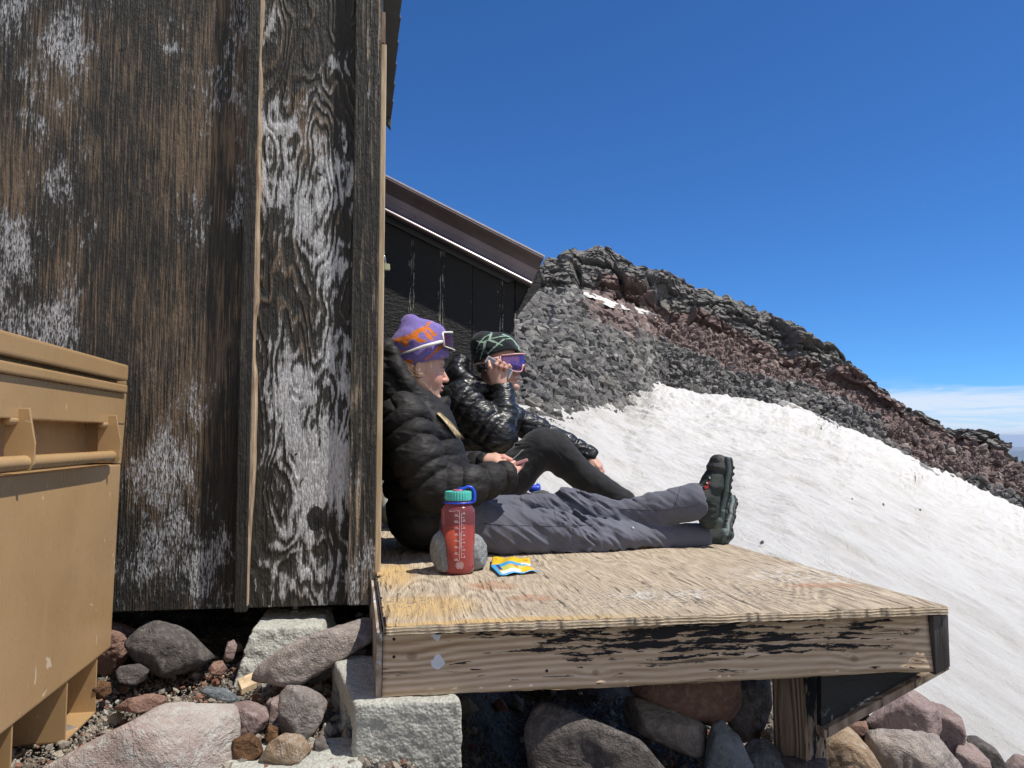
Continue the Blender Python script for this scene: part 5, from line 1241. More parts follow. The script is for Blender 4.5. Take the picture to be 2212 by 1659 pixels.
# boots
def boot(JJ, lat, ank, heel, ball, toe, sl, leanlat=0.0, vox=.003):
    """sole faces away from the leg; points are photo positions on the plane lat"""
    S = Shape(); L_ = lambda p, dl=0.0: JJ(p[0], p[1], lat+dl)
    A, H, B_, T_ = L_(ank), L_(heel), L_(ball, leanlat*.6), L_(toe, leanlat)
    S.cone(A, H, .041, .031, k=.02); S.cone(A*.6+B_*.4, B_, .036, .031, k=.02); S.cone(H, B_, .031, .030, k=.02, flat=(nN, 1.25)); S.cone(B_, T_, .031, .022, k=.02, flat=(nN, 1.35))
    return S, A, H, B_, T_
def make_boot(JJ, lat, ank, heel, ball, toe, so_, leanlat=0.0, seed=0):
    S, A, H, B_, T_ = boot(JJ, lat, ank, heel, ball, toe, so_, leanlat)
    S.post = wrinkle(.0016, 40, seed+5, fine=.0006)
    up = sdf_part('boot', S, .003, m_boot, p1, 1)
    ld = (T_-H)/np.linalg.norm(T_-H); ou = np.array(so_, float); ou -= ld*(ou@ld); ou /= np.linalg.norm(ou); wd = np.cross(ld, ou)
    Lh = np.linalg.norm(T_-H)+.052
    mid_ = (H+T_)/2
    def sole(off, th, mm, nm, w0, a0, a1, wav, lug=0.0):
        Q = Shape(); c = mid_ + ou*off
        def fn(P):
            q = P-c; a = q@ld/(Lh/2); w_ = q@wd; o = q@ou
            hw = w0*(1-.20*np.clip(-a, 0, 1)**2-.35*np.clip(a-.45, 0, 1)**1.5) * np.where(np.abs(a+.25) < .25, .93, 1)
            rock_ = .010*np.clip(a-.2, 0, 1)**2 - wav*np.cos(a*9+.6)*.6
            g1 = np.abs(w_)-hw; g2 = np.abs(o+rock_*1.0)-th; g3 = np.abs((q@ld)-(a0+a1)*Lh/4)-(a1-a0)*Lh/4
            d = np.stack([g1, g2, g3], 1); r = .007
            d = d + r; dd = np.sqrt((np.maximum(d, 0)**2).sum(1))+np.minimum(d.max(1), 0)-r
            if lug: dd = dd + lug*np.clip(np.sin(q@ld*2*np.pi/.021+.8*np.sign(w_))*2.2, -1, 1)*(o > .002)
            return dd*.8
        Q.fn(fn, c-.17, c+.17, k=0.001); v, f = Q.mesh(.0029, pad=.0); return npmesh(nm, relax(v, f, 1, .5), f, mm, up, True)
    sole(.025, .009, m_teal, 'midsole', .045, -1, 1, .003); sole(.0345, .006, m_rub, 'outsole', .046, -1, 1, .004, .0028)
    Q = Shape(); Q.cone(T_-ld*.012, T_+ld*.004, .032, .025, k=.004, flat=(nN, 1.25)); Q.cone(T_-ld*.05+ou*.016, T_+ou*.008, .026, .026, k=.01, flat=(nN, 1.25)); Q.post = wrinkle(.001, 120, 3, fine=.001)
    v, f = Q.mesh(.003); npmesh('toe_cap', v, f, m_rub, up, True)
    Q = Shape(); Q.ell(H+ou*.018-ld*.006, (.028, .043, .026), (ld, wd, ou), k=.01); Q.cone(H+ou*.028+ld*.02, H+ou*.032+ld*.055, .024, .012, k=.01, flat=(nN, 1.6)); v, f = Q.mesh(.003); npmesh('heel_cup', v, f, m_teal, up, True)
    return up, S, A, H, B_, T_, ld, ou
bt = make_boot(J, .082, (1516, 1080), (1533, 1118), (1540, 1045), (1550, 1001), nU, 0, 1)
up, Sb, A, H, B_, T_, ld, ou = bt
# laces and red eyelet tabs on the front of the boot
for i, (x, y) in enumerate(((1532, 1043), (1525, 1052), (1519, 1062), (1514, 1072), (1538, 1032))):
    c = J(x-2, y, .105); 
    bm = bmesh.new(); add_prism(bm, [Vector(c)+U*a*.006+Z*b*.005 for a, b in ((-1, -1), (1, -.6), (1, 1), (-1, .7))], [Vector(c)+NV*.012+U*a*.006+Z*b*.005 for a, b in ((-1, -1), (1, -.6), (1, 1), (-1, .7))]); bmobj('eyelet_tab', bm, m_red if i != 4 else m_rub, up)
    tube('lace', [Vector(J(x-4, y+1, .115)), Vector(J(x-9, y-5, .08)), Vector(J(x-5, y-6, .045))], .0026, m_rub if i % 2 else m_bwh, up, 8)
tube('lace', [Vector(J(1516, 1050, .10)), Vector(J(1508, 1046, .09)), Vector(J(1510, 1058, .085)), Vector(J(1516, 1063, .10))], .0045, m_rub, up, 8)
make_boot(J, -.005, (1516, 1158), (1548, 1156), (1556, 1118), (1562, 1090), nU, -.10, 4)
# hair: ponytail over the shoulder and loose wisps
g = G('blond_hair'); v = g.co(); m_hair = g.fin(g.mix(g.ramp(g.noise(v, 70, 4), .35, .65), (.50, .37, .20), (.85, .74, .50)), .45, None, spec=.4)
rgh = random.Random(3); bm = bmesh.new()
for i in range(70):
    a, b, c_ = rgh.gauss(0, 1), rgh.gauss(0, 1), rgh.uniform(.45, 1.12)
    pts = []
    for t in np.linspace(0, c_, 8):
        x = 946+45*t+a*(1.2+2.6*t); y = 893+50*t**1.12+b*1.6*(.4+t); pts.append(Vector(onsurf(SJ, np.array(V(x, y, 1.9)[:]), view(x, y), 30)) - Vector(view(x, y))*(.006+.004*abs(b)))
    add_tube(bm, pts, [.0013]*6+[.0009, .0003], 5)
hair = bmobj('ponytail', bm, m_hair, p1, True)
bm = bmesh.new()
for (a, b, c_, d_) in (((893, 790), (880, 806), (866, 800), (856, 815)), ((888, 795), (900, 812), (908, 806), (906, 798)), ((885, 800), (895, 815), (910, 815), (917, 810)), 
                       ((930, 784), (935, 792), (930, 800), (928, 806)), ((880, 796), (862, 806), (853, 822), (858, 834)), ((905, 826), (916, 825), (924, 830), (924, 836)), ((890, 788), (898, 800), (905, 804), (908, 796)), ((884, 792), (874, 806), (884, 812), (892, 811))):
    for k in range(1):
        pts = []
        for t in np.linspace(0, 1, 9):
            B_z = [(1-t)**3, 3*t*(1-t)**2, 3*t*t*(1-t), t**3]; x = sum(w_*q_[0] for w_, q_ in zip(B_z, (a, b, c_, d_))); y = sum(w_*q_[1] for w_, q_ in zip(B_z, (a, b, c_, d_)))
            pts.append(Vector(J(x+rgh.uniform(-1, 1)+k*1.2, y+rgh.uniform(-1, 1), .088+.006*k)))
        add_tube(bm, pts, .00042, 4)
bmobj('hair_wisps', bm, m_hair, p1, True)
tag_h = None
# beanie
def beanie(name, S, cut, pattern, parent, vox=.0026):
    v, f = S.mesh(vox); v = relax(v, f, 1, .5); col = pattern(v)
    return npmesh(name, v, f, m_knit, parent, True, {'tint': ('col', col)})
S = Shape(); axh = head_axes(R(-10), R(-3), 0)
S.ell(J(909, 752, 0), (.0890, .083, .068), axh, k=.012); S.cone(J(906, 738, 0), J(881, 696, -.005), .066, .018, k=.03)
S.cone(J(872, 742, 0), J(878, 700, 0), .035, .012, k=.03); S.cone(J(930, 725, 0), J(895, 694, 0), .045, .014, k=.03); S.ell(J(909, 772, 0), (.0905, .083, .055), axh, k=.01)
def brim(P):
    a = (P-J(858, 779, 0))@nU; x = a/(2.36/FPX); zc = (942-np.interp(x, [-20, 0, 28, 45, 68, 90, 114, 140], [806, 803, 797, 790, 781, 777, 768, 762]))/FPX*2.36
    return zc-P[:, 2]
S.fn(brim, J(840, 830, -.12), J(1000, 650, .12), k=.004, op='&')
S.lo = np.minimum(J(840, 830, .12), J(840, 830, -.12)); S.hi = np.maximum(J(985, 660, .12), J(985, 660, -.12)); S.lo[:2] = np.minimum(S.lo[:2], J(985, 660, .12)[:2]); S.hi[:2] = np.maximum(S.hi[:2], J(840, 660, -.12)[:2])
def hatpost(P, d):
    c1 = np.array([J(882, 705, .05)]); 
    s1_ = np.minimum(np.minimum(dseg3(P, J(868, 692, .08), J(872, 728, .09)), 1), dseg3(P, J(876, 728, .09), J(862, 712, .06)))
    return d + .0085*np.exp(-(s1_/.007)**2) - .0022*fbm(P*28, 4, 3) - .004*np.exp(-(dseg3(P, J(855, 738, .09), J(890, 731, .09))/.008)**2)
def dseg3(P, a, b):
    ab = b-a; t = np.clip((P-a)@ab/(ab@ab), 0, 1); return np.linalg.norm(P-a-t[:, None]*ab, axis=1)
S.post = hatpost
def c2(X, Y): return (831.7+.1302*X, 658.9+.1302*Y)
def flat2(J_, x, y, lat=.08): p = J_(x, y, lat); return (p@nU, p[2])
ORG = [[(60, 530), (390, 490), (520, 390), (680, 320), (720, 240), (770, 250), (730, 330), (870, 480), (850, 515), (780, 490), (710, 370), (690, 420), (820, 560), (770, 580), (690, 540), (640, 430), (560, 470), (550, 530), (690, 595), (640, 630), (540, 620), (475, 560), (410, 570), (380, 670), (350, 700), (310, 685), (280, 620), (200, 600), (100, 590)],
       [(195, 900), (440, 905), (470, 940), (420, 975), (330, 960), (210, 940)], [(640, 905), (760, 830), (880, 690), (980, 620), (975, 680), (830, 800), (740, 880), (650, 920)], [(150, 755), (380, 745), (300, 770), (160, 772)]]
def pat1(v):
    u, w_ = v@nU, v[:, 2]; col = np.tile(np.array([.27, .20, .57, 1]), (len(v), 1)); j = .0012*fbm(v*160, 3, 2); m = np.zeros(len(v), bool)
    for pg in ORG: m |= in_poly(u+j, w_+j, [flat2(J, *c2(*p)) for p in pg])
    col[m] = (.80, .21, .012, 1)
    sp = (fbm(v*75, 8, 2) > .92) & ~m; col[sp] = (.80, .22, .18, 1); return col
bn1 = beanie('beanie', S, None, pat1, p1)
# white sport glasses pushed up on the beanie
def shield(root, J_, hinge, front, top_h, bot_h, halfw, c_lens, c_frame, ax, notch=True, bulge=1.0, lens_name='lens'):
    """wrap-round lens: hinge and front are points (world) on the near side and the middle"""
    F, Lt, Up = ax; dpt = (front-hinge)@F; mid_ = front - 0*F
    n_ = 28; G_ = []
    for i in range(n_+1):
        s = -1+2*i/n_; c = mid_ - F*dpt*(abs(s)**2.2) + Lt*(s*halfw)
        th = top_h*(1-.10*s*s); bh = bot_h*(1-.45*abs(s)**3)
        if notch: bh -= (.55*bot_h+.4*top_h)*math.exp(-(s/.17)**2)*.8
        G_.append((c, th, bh))
    bm = bmesh.new(); R_ = []
    for c, th, bh in G_:
        R_.append([bm.verts.new(Vector(c+Up*(th*(1-t)-bh*t)-F*.004*(abs(2*t-1)**2))) for t in np.linspace(0, 1, 7)])
    for i in range(n_):
        for k in range(6): bm.faces.new((R_[i][k], R_[i+1][k], R_[i+1][k+1], R_[i][k+1]))
    r = bmesh.ops.solidify(bm, geom=bm.faces[:], thickness=.0016); ln = bmobj(lens_name, bm, c_lens, root, True)
    fr = []
    tp = [Vector(c+Up*th) for c, th, bh in G_]; bt_ = [Vector(c-Up*bh) for c, th, bh in G_]
    tube('frame', tp, .0030, c_frame, root, 8); tube('frame', bt_, .0022, c_frame, root, 8)
    for s in (0, -1): tube('frame', [tp[s], (tp[s]+bt_[s])/2, bt_[s]], .0034, c_frame, root, 8)
    return tp, bt_
s_ = 2.3/FPX
ga = head_axes(R(-10), R(8), 0)
g1 = empty('sunglasses', Vector(J(965, 741, 0)), 'white framed shield sunglasses with red lens pushed up on the purple beanie', 'sunglasses')
g = G('red_lens'); m_l1 = g.fin((.10, .018, .02), .08, None, spec=.8, Coat_Weight=.5)
hg = J(957.5, 740, .076); fr_ = J(978, 740, 0)
shield(g1, J, hg, fr_, .030, .027, .074, m_l1, m_bwh, ga, notch=False)
for s in (1, -1):
    a = J(957, 737, .079*s); b = J(915, 748, .093*s); c = J(890, 757, .091*s); d = J(866, 765, .080*s)
    bm = bmesh.new(); add_tube(bm, [a, b, c, d], [.0056, .0048, .0036, .0022], 8); bmobj('temple_arm', bm, m_bwh, g1, True)
# phone held in both hands, with a thin pale strip above
m_pink = plain('dusty_pink_case', (.42, .20, .20), .5); g = G('dark_glass'); m_scr = g.fin((.012, .012, .016), .06, None, spec=.7)
ph = empty('phone', Vector(J(1112, 1003, .07)), 'phone in dusty pink case held low by the person in the purple beanie', 'phone')
a = Vector(J(1084, 1008, .06)); b = Vector(J(1138, 990, .06)); lg = (b-a); wv = Vector(J(1084, 1008, .115))-Vector(J(1084, 1008, .045)); nn_ = lg.cross(wv).normalized(); 
if nn_.z < 0: nn_ = -nn_
prism('case', [a-wv*.0, b-wv*.0, b+wv*.8, a+wv*.8], -nn_*.010, m_pink, ph, .003, 3)
prism('screen', [a.lerp(b, .04)+wv*.05+nn_*.0005, a.lerp(b, .96)+wv*.05+nn_*.0005, a.lerp(b, .96)+wv*.75+nn_*.0005, a.lerp(b, .04)+wv*.75+nn_*.0005], nn_*.0012, m_scr, ph)
st_ = [J(1104, 994, .0), J(1112, 988, .0), J(1120, 981, .0), J(1126, 974, .0), J(1131, 971, .0)]
bm = bmesh.new(); top_ = [Vector(p)+NV*.012 for p in st_]; bo_ = [Vector(p)-NV*.012 for p in st_]; A1 = [bm.verts.new(p) for p in top_]; B1 = [bm.verts.new(p) for p in bo_]
for i in range(4): bm.faces.new((A1[i], A1[i+1], B1[i+1], B1[i]))
bmesh.ops.solidify(bm, geom=bm.faces[:], thickness=.0025); tag(bmobj('paper_strip', bm, plain('pale_grey_strip', (.5, .52, .52), .5)), 'thin curved pale grey strip pinched between fingers above the pink phone', 'strip')
# ---------------------------------------------------------------- person in the black and mint hat
M2 = (-.20, 3.02, 0); J2 = plane_fn(M2)
p2 = empty('person', Vector(J2(1010, 1120, 0)).xy.to_3d()+Z*ZD, 'laughing person in black and mint beanie and glossy black jacket, phone at the ear', 'person')
ax2 = head_axes(R(38), R(3), R(-4)); HC2 = J2(1073, 790, 0.0); HS2 = .93
S = Shape(); hq2 = head(S, HC2, ax2, HS2, smile=1.0)
S.chain([HC2+np.array([-.03, .02, -.12]), J2(1010, 900, 0), J2(1010, 1000, 0), J2(1020, 1070, 0)], [.05, .085, .08, .085], k=.05, flat=(nN, 1.35))
S.chain([J2(1010, 880, .05), J2(990, 868, .16), J2(1078, 945, .225), J2(1084, 838, .145)], [.05, .042, .036, .022], k=.02)
S.chain([J2(1010, 880, -.05), J2(1030, 870, -.17), J2(1150, 926, -.22), J2(1272, 985, -.20)], [.05, .042, .034, .022], k=.02)
S.chain([J2(1030, 1080, .08), J2(1172, 970, .11), J2(1338, 1085, .08), J2(1400, 1108, .07)], [.055, .042, .030, .026], k=.02)
S.chain([J2(1030, 1080, -.08), J2(1190, 1115, -.14), J2(1330, 1118, -.12), J2(1400, 1118, -.12)], [.055, .035, .030, .024], k=.03)
def h2(X, Y, lat): return J2(1004.5+.0977*X, 702+.0977*Y, lat)
K = [h2(560, 1060, .150), h2(650, 1020, .158), h2(750, 1040, .158), h2(860, 1075, .150)]
hand(S, h2(740, 1290, .150), K,
     [[h2(545, 930, .158), h2(520, 810, .150)], [h2(680, 880, .172), h2(740, 790, .165), h2(790, 810, .145)], [h2(790, 930, .172), h2(850, 850, .168), h2(900, 880, .145)], [h2(900, 960, .168), h2(970, 900, .165), h2(1010, 935, .142)]],
     [h2(620, 1220, .135), h2(560, 1130, .118), h2(520, 1040, .112)], r=.0088)
K = [J2(1293, 1001, -.215), J2(1296, 1004, -.195), J2(1295, 1008, -.177), J2(1291, 1010, -.160)]
hand(S, J2(1275, 989, -.195), K, [[J2(1300, 1015, -.215), J2(1296, 1028, -.21)], [J2(1302, 1018, -.197), J2(1297, 1031, -.195)], [J2(1300, 1020, -.178), J2(1294, 1031, -.18)], [J2(1297, 1022, -.162), J2(1291, 1030, -.168)]],
     [J2(1274, 999, -.17), J2(1279, 1011, -.16), J2(1284, 1018, -.165)], r=.0085)
v, f = S.mesh(.0028); v = relax(v, f, 1, .4)
npmesh('body', v, f, m_skin, p2, True, {'tint': ('col', paint_skin(v, HC2, ax2, HS2, [h2(800, 900, .16), J2(1290, 1022, -.19)]))})
Q = Shape(); Q.ell(hq2(.088, 0, -.0585), (.010, .020, .0045), ax2, k=.002); v, f = Q.mesh(.0018); npmesh('teeth', v, f, m_bwh, p2, True)
# jacket
S = Shape()
S.cone(J2(1022, 1075, 0), J2(1008, 905, 0), .118, .125, k=.03, quilt=(5.2, .015), flat=(nN, 1.35)); S.cone(J2(1008, 905, 0), J2(1015, 855, 0), .118, .08, k=.04, flat=(nN, 1.5))
S.chain([J2(990, 862, .165), J2(1035, 905, .215), J2(1076, 944, .235)], [.074, .070, .064], k=.014, quilt=(2.8, .015)); S.chain([J2(1076, 944, .235), J2(1086, 895, .20), J2(1085, 846, .150)], [.063, .056, .046], k=.014, quilt=(2.4, .008))
S.chain([J2(1030, 872, -.165), J2(1095, 900, -.20), J2(1152, 926, -.22)], [.068, .062, .056], k=.014, quilt=(2, .013)); S.chain([J2(1152, 926, -.22), J2(1220, 955, -.215), J2(1266, 979, -.20)], [.055, .046, .038], k=.014, quilt=(2.2, .009))
S.cone(J2(1268, 980, -.20), J2(1273, 982, -.20), .040, .040, k=.004)
for s in (1, -1):
    S.chain([J2(990, 785, .03*s), J2(985, 805, .075*s), J2(1005, 828, .105*s), J2(1040, 846, .105*s), J2(1078, 858, .07*s), J2(1095, 858, .02*s)], [.030, .036, .038, .036, .030, .026], k=.012, quilt=(1.6, .008))
S.chain([J2(995, 785, 0), J2(985, 820, 0), J2(1000, 850, 0)], [.035, .05, .07], k=.03, flat=(nN, 1.5)); S.chain([J2(1000, 860, 0), J2(1045, 875, 0), J2(1080, 868, 0)], [.08, .065, .04], k=.03, flat=(nN, 1.3))
S.ell(hq2(.0, 0, -.01), (.092, .078, .11), ax2, k=.008, op='-'); S.ell(hq2(.06, 0, -.07), (.055, .055, .07), ax2, k=.006, op='-')
S.cone(J2(1085, 838, .148), J2(1083, 815, .15), .034, .036, k=.004, op='-'); S.cone(J2(1277, 986, -.20), J2(1300, 1003, -.20), .030, .034, k=.004, op='-')
S.post = wrinkle(.0032, 34, 13, fine=.0009)
sdf_part('puffer_jacket', S, .0038, m_jg, p2, 0)
tube('cuff_band', [Vector(J2(1266, 979, -.20)), Vector(J2(1274, 983.5, -.20))], .037, m_tb, p2, 20)
# trousers
S = Shape()
S.chain([J2(1010, 1075, 0), J2(1040, 1085, 0)], [.11, .10], k=.03, flat=(nN, 1.45))
S.chain([J2(1045, 1082, .085), J2(1110, 1020, .10), J2(1170, 968, .11), J2(1188, 969, .11), J2(1268, 1036, .10), J2(1345, 1082, .08)], [.096, .082, .075, .074, .054, .050], k=.014)
S.chain([J2(1045, 1085, -.085), J2(1190, 1112, -.14), J2(1360, 1112, -.12)], [.09, .062, .05], k=.014)
def fold2(P, d):
    q = P-J2(1178, 960, .11); a = q@nU; z = q[:, 2]; r = np.sqrt(a*a+z*z); th_ = np.arctan2(z, a)
    w1 = fbm(np.stack([th_*4.2, r*5, (q@nN)*6], 1), 3, 2)
    return d - .0035*np.exp(-((r-.13)/.06)**2)*(1-2.0*np.abs(w1)) - .003*fbm(P*14, 9, 3) - .004*np.exp(-(np.linalg.norm(P-J2(1345, 1075, .08), axis=1)/.08)**2)*fbm(P*np.array([30, 30, 60]), 4, 2)
S.fn(lambda P: ZD+.002-P[:, 2], J2(900, 1200, -.3)-[0, 0, .3], J2(1600, 900, .3), k=.004, op='&')
S.post = fold2; sdf_part('trousers', S, .004, m_tb, p2, 0)
# shoe hidden behind the grey legs, its pull loop showing
Q = Shape(); Q.chain([J2(1350, 1095, .07), J2(1372, 1112, .07), J2(1425, 1118, .07)], [.042, .040, .034], k=.03); Q.cone(J2(1335, 1068, .03), J2(1345, 1085, .05), .018, .03, k=.02); Q.fn(lambda P: ZD+.012-P[:, 2], J2(1300, 1200, -.1)-[0, 0, .1], J2(1500, 1000, .2), k=.004, op='&')
v, f = Q.mesh(.004); shoe = npmesh('shoe', v, f, m_boot, p2, True)
m_tongue = plain('pale_pink_webbing', (.50, .40, .37), .7)
tube('tongue', [Vector(J2(1331, 1075, .0)), Vector(J2(1328, 1060, .0)), Vector(J2(1326, 1050, .0))], [.012, .010, .007], m_tongue, shoe, 8)
tube('pull_loop', [Vector(J2(1322+4.2+4.5*math.cos(t), 1046-6*math.sin(t), .0)) for t in np.linspace(-2.2, 5.3, 16)], .0016, m_tb, shoe, 6)
tube('sole', [Vector(J2(1345, 1128, .07)), Vector(J2(1380, 1129, .07)), Vector(J2(1430, 1129, .07))], [.010, .010, .010], m_rub, shoe, 8)
# dark hair under the hat
bm = bmesh.new(); rgh = random.Random(9)
for i in range(40):
    x0 = 1030+rgh.uniform(0, 16); pts = [Vector(J2(x0+2*math.sin(t*5+i)+8*t*rgh.uniform(-.2, 1), 784+t*20, .070+rgh.uniform(-.01, .02))) for t in np.linspace(0, 1, 6)]; add_tube(bm, pts, .0016, 5)
bmobj('hair', bm, plain('dark_brown_hair', (.045, .025, .018), .5), p2, True)
# beanie
S = Shape(); axb = head_axes(R(38), R(8), R(-4))
S.ell(J2(1074, 765, 0), (.097, .092, .088), axb, k=.01); S.ell(J2(1045, 745, 0), (.052, .06, .055), axb, k=.03); S.ell(J2(1073, 775, 0), (.098, .091, .060), axb, k=.01)
def brim2(P):
    a = (P-J2(1000, 760, 0))@nU; x = 1000+a*FPX/3.02; l = (P-J2(1000, 760, 0))@nN
    yb_ = np.interp(x, [1015, 1026, 1036, 1050, 1070, 1097, 1115, 1130, 1150], [790, 784, 780, 772, 765, 758, 757, 765, 772])
    return (942-yb_)/FPX*3.02 - P[:, 2]
S.fn(brim2, J2(1000, 830, -.15), J2(1160, 690, .15), k=.004, op='&'); S.lo = np.minimum(J2(1005, 820, .15), J2(1005, 820, -.15)); S.hi = np.maximum(J2(1150, 690, .15), J2(1150, 690, -.15)); S.lo[:2] = np.minimum(S.lo[:2], J2(1150, 690, .15)[:2]); S.hi[:2] = np.maximum(S.hi[:2], J2(1005, 690, -.15)[:2])
S.post = lambda P, d: d - .0022*fbm(P*24, 4, 3) + .007*np.exp(-(dseg3(P, J2(1050, 712, .03), J2(1036, 738, .07))/.010)**2)
LN = [((260, 530), (340, 370), 16), ((340, 370), (440, 260), 18), ((440, 260), (560, 200), 18), ((600, 160), (570, 240), 34), ((570, 240), (530, 340), 42), ((530, 340), (650, 390), 40), ((650, 390), (800, 465), 22), ((420, 360), (530, 330), 16), ((600, 300), (780, 255), 18), ((780, 255), (940, 240), 18), ((840, 200), (1000, 260), 24), ((1000, 260), (1100, 350), 20), ((1100, 350), (1160, 470), 16),
      ((490, 640), (620, 520), 18), ((620, 520), (740, 410), 20), ((740, 410), (850, 325), 20), ((850, 325), (1020, 295), 18), ((330, 370), (440, 380), 32), ((440, 380), (410, 520), 38), ((410, 520), (360, 660), 24), ((360, 660), (335, 780), 14), ((240, 630), (300, 550), 12), ((300, 550), (400, 510), 14), ((1020, 290), (1240, 500), 12), ((270, 350), (340, 365), 16)]
def pat2(v):
    sgn = np.sign((v-J2(1074, 765, 0))@nN); u, w_ = v@nU, v[:, 2]; col = np.tile(np.array([.013, .020, .022, 1]), (len(v), 1)); m = np.zeros(len(v), bool); j = .0010*fbm(v*120, 3, 2)
    for a, b, wd in LN:
        A2, B2 = [flat2(J2, 1004.5+.0977*p[0], 702+.0977*p[1], .06) for p in (a, b)]; m |= dist_seg(u, w_, A2, B2)+j < wd*.5*.0977*3.02/FPX*1.05
    qq = [flat2(J2, 1004.5+.0977*p[0], 702+.0977*p[1], .06) for p in ((1190, 480), (1235, 520), (1240, 620), (1195, 560))]
    for i in range(4): m |= dist_seg(u, w_, qq[i], qq[(i+1) % 4]) < .0018
    col[m] = (.42, .62, .48, 1); return col
beanie('beanie', S, None, pat2, p2, .0028)
# pink framed mirrored sunglasses
g2 = empty('sunglasses', Vector(hq2(.12, 0, .01)), 'pink framed shield sunglasses with purple mirror lens worn by the laughing person on the phone', 'sunglasses')
g = G('purple_mirror_lens'); v = g.co(); m_l2 = g.fin(g.mix(g.ramp(g.noise(v, 12, 1), .42, .58), (.16, .13, .55), (.34, .20, .48)), .07, None, metal=.75, spec=.8)
m_pf = plain('pink_frame', (.66, .36, .33), .4)
shield(g2, J2, hq2(.066, .072, .008), hq2(.132, 0, .008), .028, .044, .074, m_l2, m_pf, ax2, notch=True)
for s in (1, -1): tube('temple_arm', [Vector(hq2(.066, .076*s, .026)), Vector(hq2(.03, .088*s, .024)), Vector(hq2(-.01, .092*s, .020))], [.0065, .0055, .0035], m_pf, g2, 8)
tube('nose_piece', [Vector(hq2(.128, .016, -.030)), Vector(hq2(.131, .006, -.008)), Vector(hq2(.131, -.006, -.008)), Vector(hq2(.128, -.016, -.030))], .0028, m_pf, g2, 8)
# phone at the ear
f2 = empty('phone', Vector(J2(1077, 795, .13)), 'dark phone in pale case held to the ear of the laughing person', 'phone')
q_ = [J2(1046, 783, .128), J2(1055, 768, .128), J2(1109, 800, .128), J2(1099, 820, .128)]
q_ = [Vector(p) for p in q_]
prism('case', q_, -NV*.008, plain('pale_phone_case', (.62, .63, .66), .35), f2, .0025, 3)
ins = [p.lerp(sum(q_, Vector())/4, .08)+NV*.0006 for p in q_]; prism('back_glass', ins, NV*.0008, plain('blue_grey_glass', (.17, .18, .25), .2), f2)
cc = (q_[0]*.66+q_[1]*.34)*.78+q_[2]*.22
tube('earring', [Vector(J2(1045, 790, .105)), Vector(J2(1045, 798, .105))], [.010, .013], plain('black_disc', (.015, .015, .015), .3), p2, 12)
# small things behind the legs
bl = Shape(); bl.ell(np.array(V(1168, 1078, 3.55)[:]), (.06, .05, .042), (nU, nN, nZ)); bl.post = wrinkle(.003, 14, 3, False)
v, f = bl.mesh(.005); tag(npmesh('stuff_sack', v, f, cloth('dark_grey_sack', (.06, .065, .065))), 'dark grey rounded sack seen between the raised knee and the grey trousers', 'bag')
bl = Shape(); bl.cone(V(1150, 1056, 3.6)[:], V(1160, 1056, 3.6)[:], .02, .018); bl.ell(V(1162, 1052, 3.62)[:], (.012, .02, .018), (nU, nN, nZ)); v, f = bl.mesh(.004); tag(npmesh('blue_pouch', v, f, plain('blue_nylon', (.015, .06, .55), .4)), 'small bright blue pouch showing under the raised black knee', 'pouch')
bl = Shape(); bl.ell(np.array(V(838, 1104, 2.95)[:]), (.035, .06, .055), (nU, nN, nZ)); v, f = bl.mesh(.005); tag(npmesh('rolled_bundle', v, f, plain('grey_green_shell', (.30, .30, .26), .5)), 'rounded grey-green bundle against the hut wall behind the person in the purple beanie', 'bundle')

# ================================================================ THINGS ON THE DECK
sr = [(932, 1180), (940, 1158), (958, 1145), (985, 1148), (1015, 1150), (1035, 1158), (1050, 1180), (1051, 1205), (1045, 1222), (1000, 1236), (950, 1232), (935, 1210)]
rock('rock', sr, 2.02, .13, rock_mat('speckled_granite', (.30, .31, .31), (.22, .23, .23), (.44, .45, .45), speck=.8, sc=1.6), 'speckled grey stone on the deck right behind the water bottle', seed=41, planes=6, rough=.02)
bb = on_z(989, 1236, ZD+.001)
bot = empty('water_bottle', bb, 'translucent red wide-mouth water bottle with turquoise screw cap standing on the deck', 'bottle')
r0 = .0435
g = G('red_translucent_plastic'); v = g.co(); b_ = g.b
m_bot = g.fin((.72, .22, .24), .14, g.bump(g.noise(v, 18, 2), .08, .01), spec=.6, Transmission_Weight=.82, IOR=1.25, Coat_Weight=.3)
g = G('red_drink'); m_liq = g.fin((.60, .21, .10), .3, None, Transmission_Weight=.30, IOR=1.2)
bm = bmesh.new(); prof = [(0, 0), (.034, 0), (.040, .003), (.0430, .010), (r0, .018), (r0, .152), (.0425, .160), (.038, .168), (.0335, .172), (.0325, .176), (.0325, .186), (0, .186)]; lathe(bm, prof, 56, bb); bmobj('bottle_body', bm, m_bot, bot, True)
bm = bmesh.new(); lathe(bm, [(0, .004), (.036, .004), (.0405, .012), (.0408, .118), (0, .118)], 48, bb); bmobj('drink', bm, m_liq, bot, True)
m_cap = plain('turquoise_cap', (.09, .52, .43), .4); m_bl = plain('blue_strap', (.012, .07, .58), .35); m_pk = plain('pink_button', (.62, .16, .24), .4)
bm = bmesh.new(); seg = 120; zs_ = [(.184, 0), (.188, 1), (.203, 1), (.2065, .3), (.207, 0)]; rings = []
for z_, rd in zs_:
    base_ = .0335 if z_ < .2069 else .0305
    rings.append([bm.verts.new(bb+Vector(((base_+(.0012 if (k//2) % 2 else 0)*rd)*math.cos(2*math.pi*k/seg), (base_+(.0012 if (k//2) % 2 else 0)*rd)*math.sin(2*math.pi*k/seg), z_))) for k in range(seg)])
for i in range(len(rings)-1):
    for k in range(seg): bm.faces.new((rings[i][k], rings[i][(k+1) % seg], rings[i+1][(k+1) % seg], rings[i+1][k]))
bm.faces.new(rings[-1]); bm.faces.new(rings[0][::-1]); cap = bmobj('cap', bm, m_cap, bot)
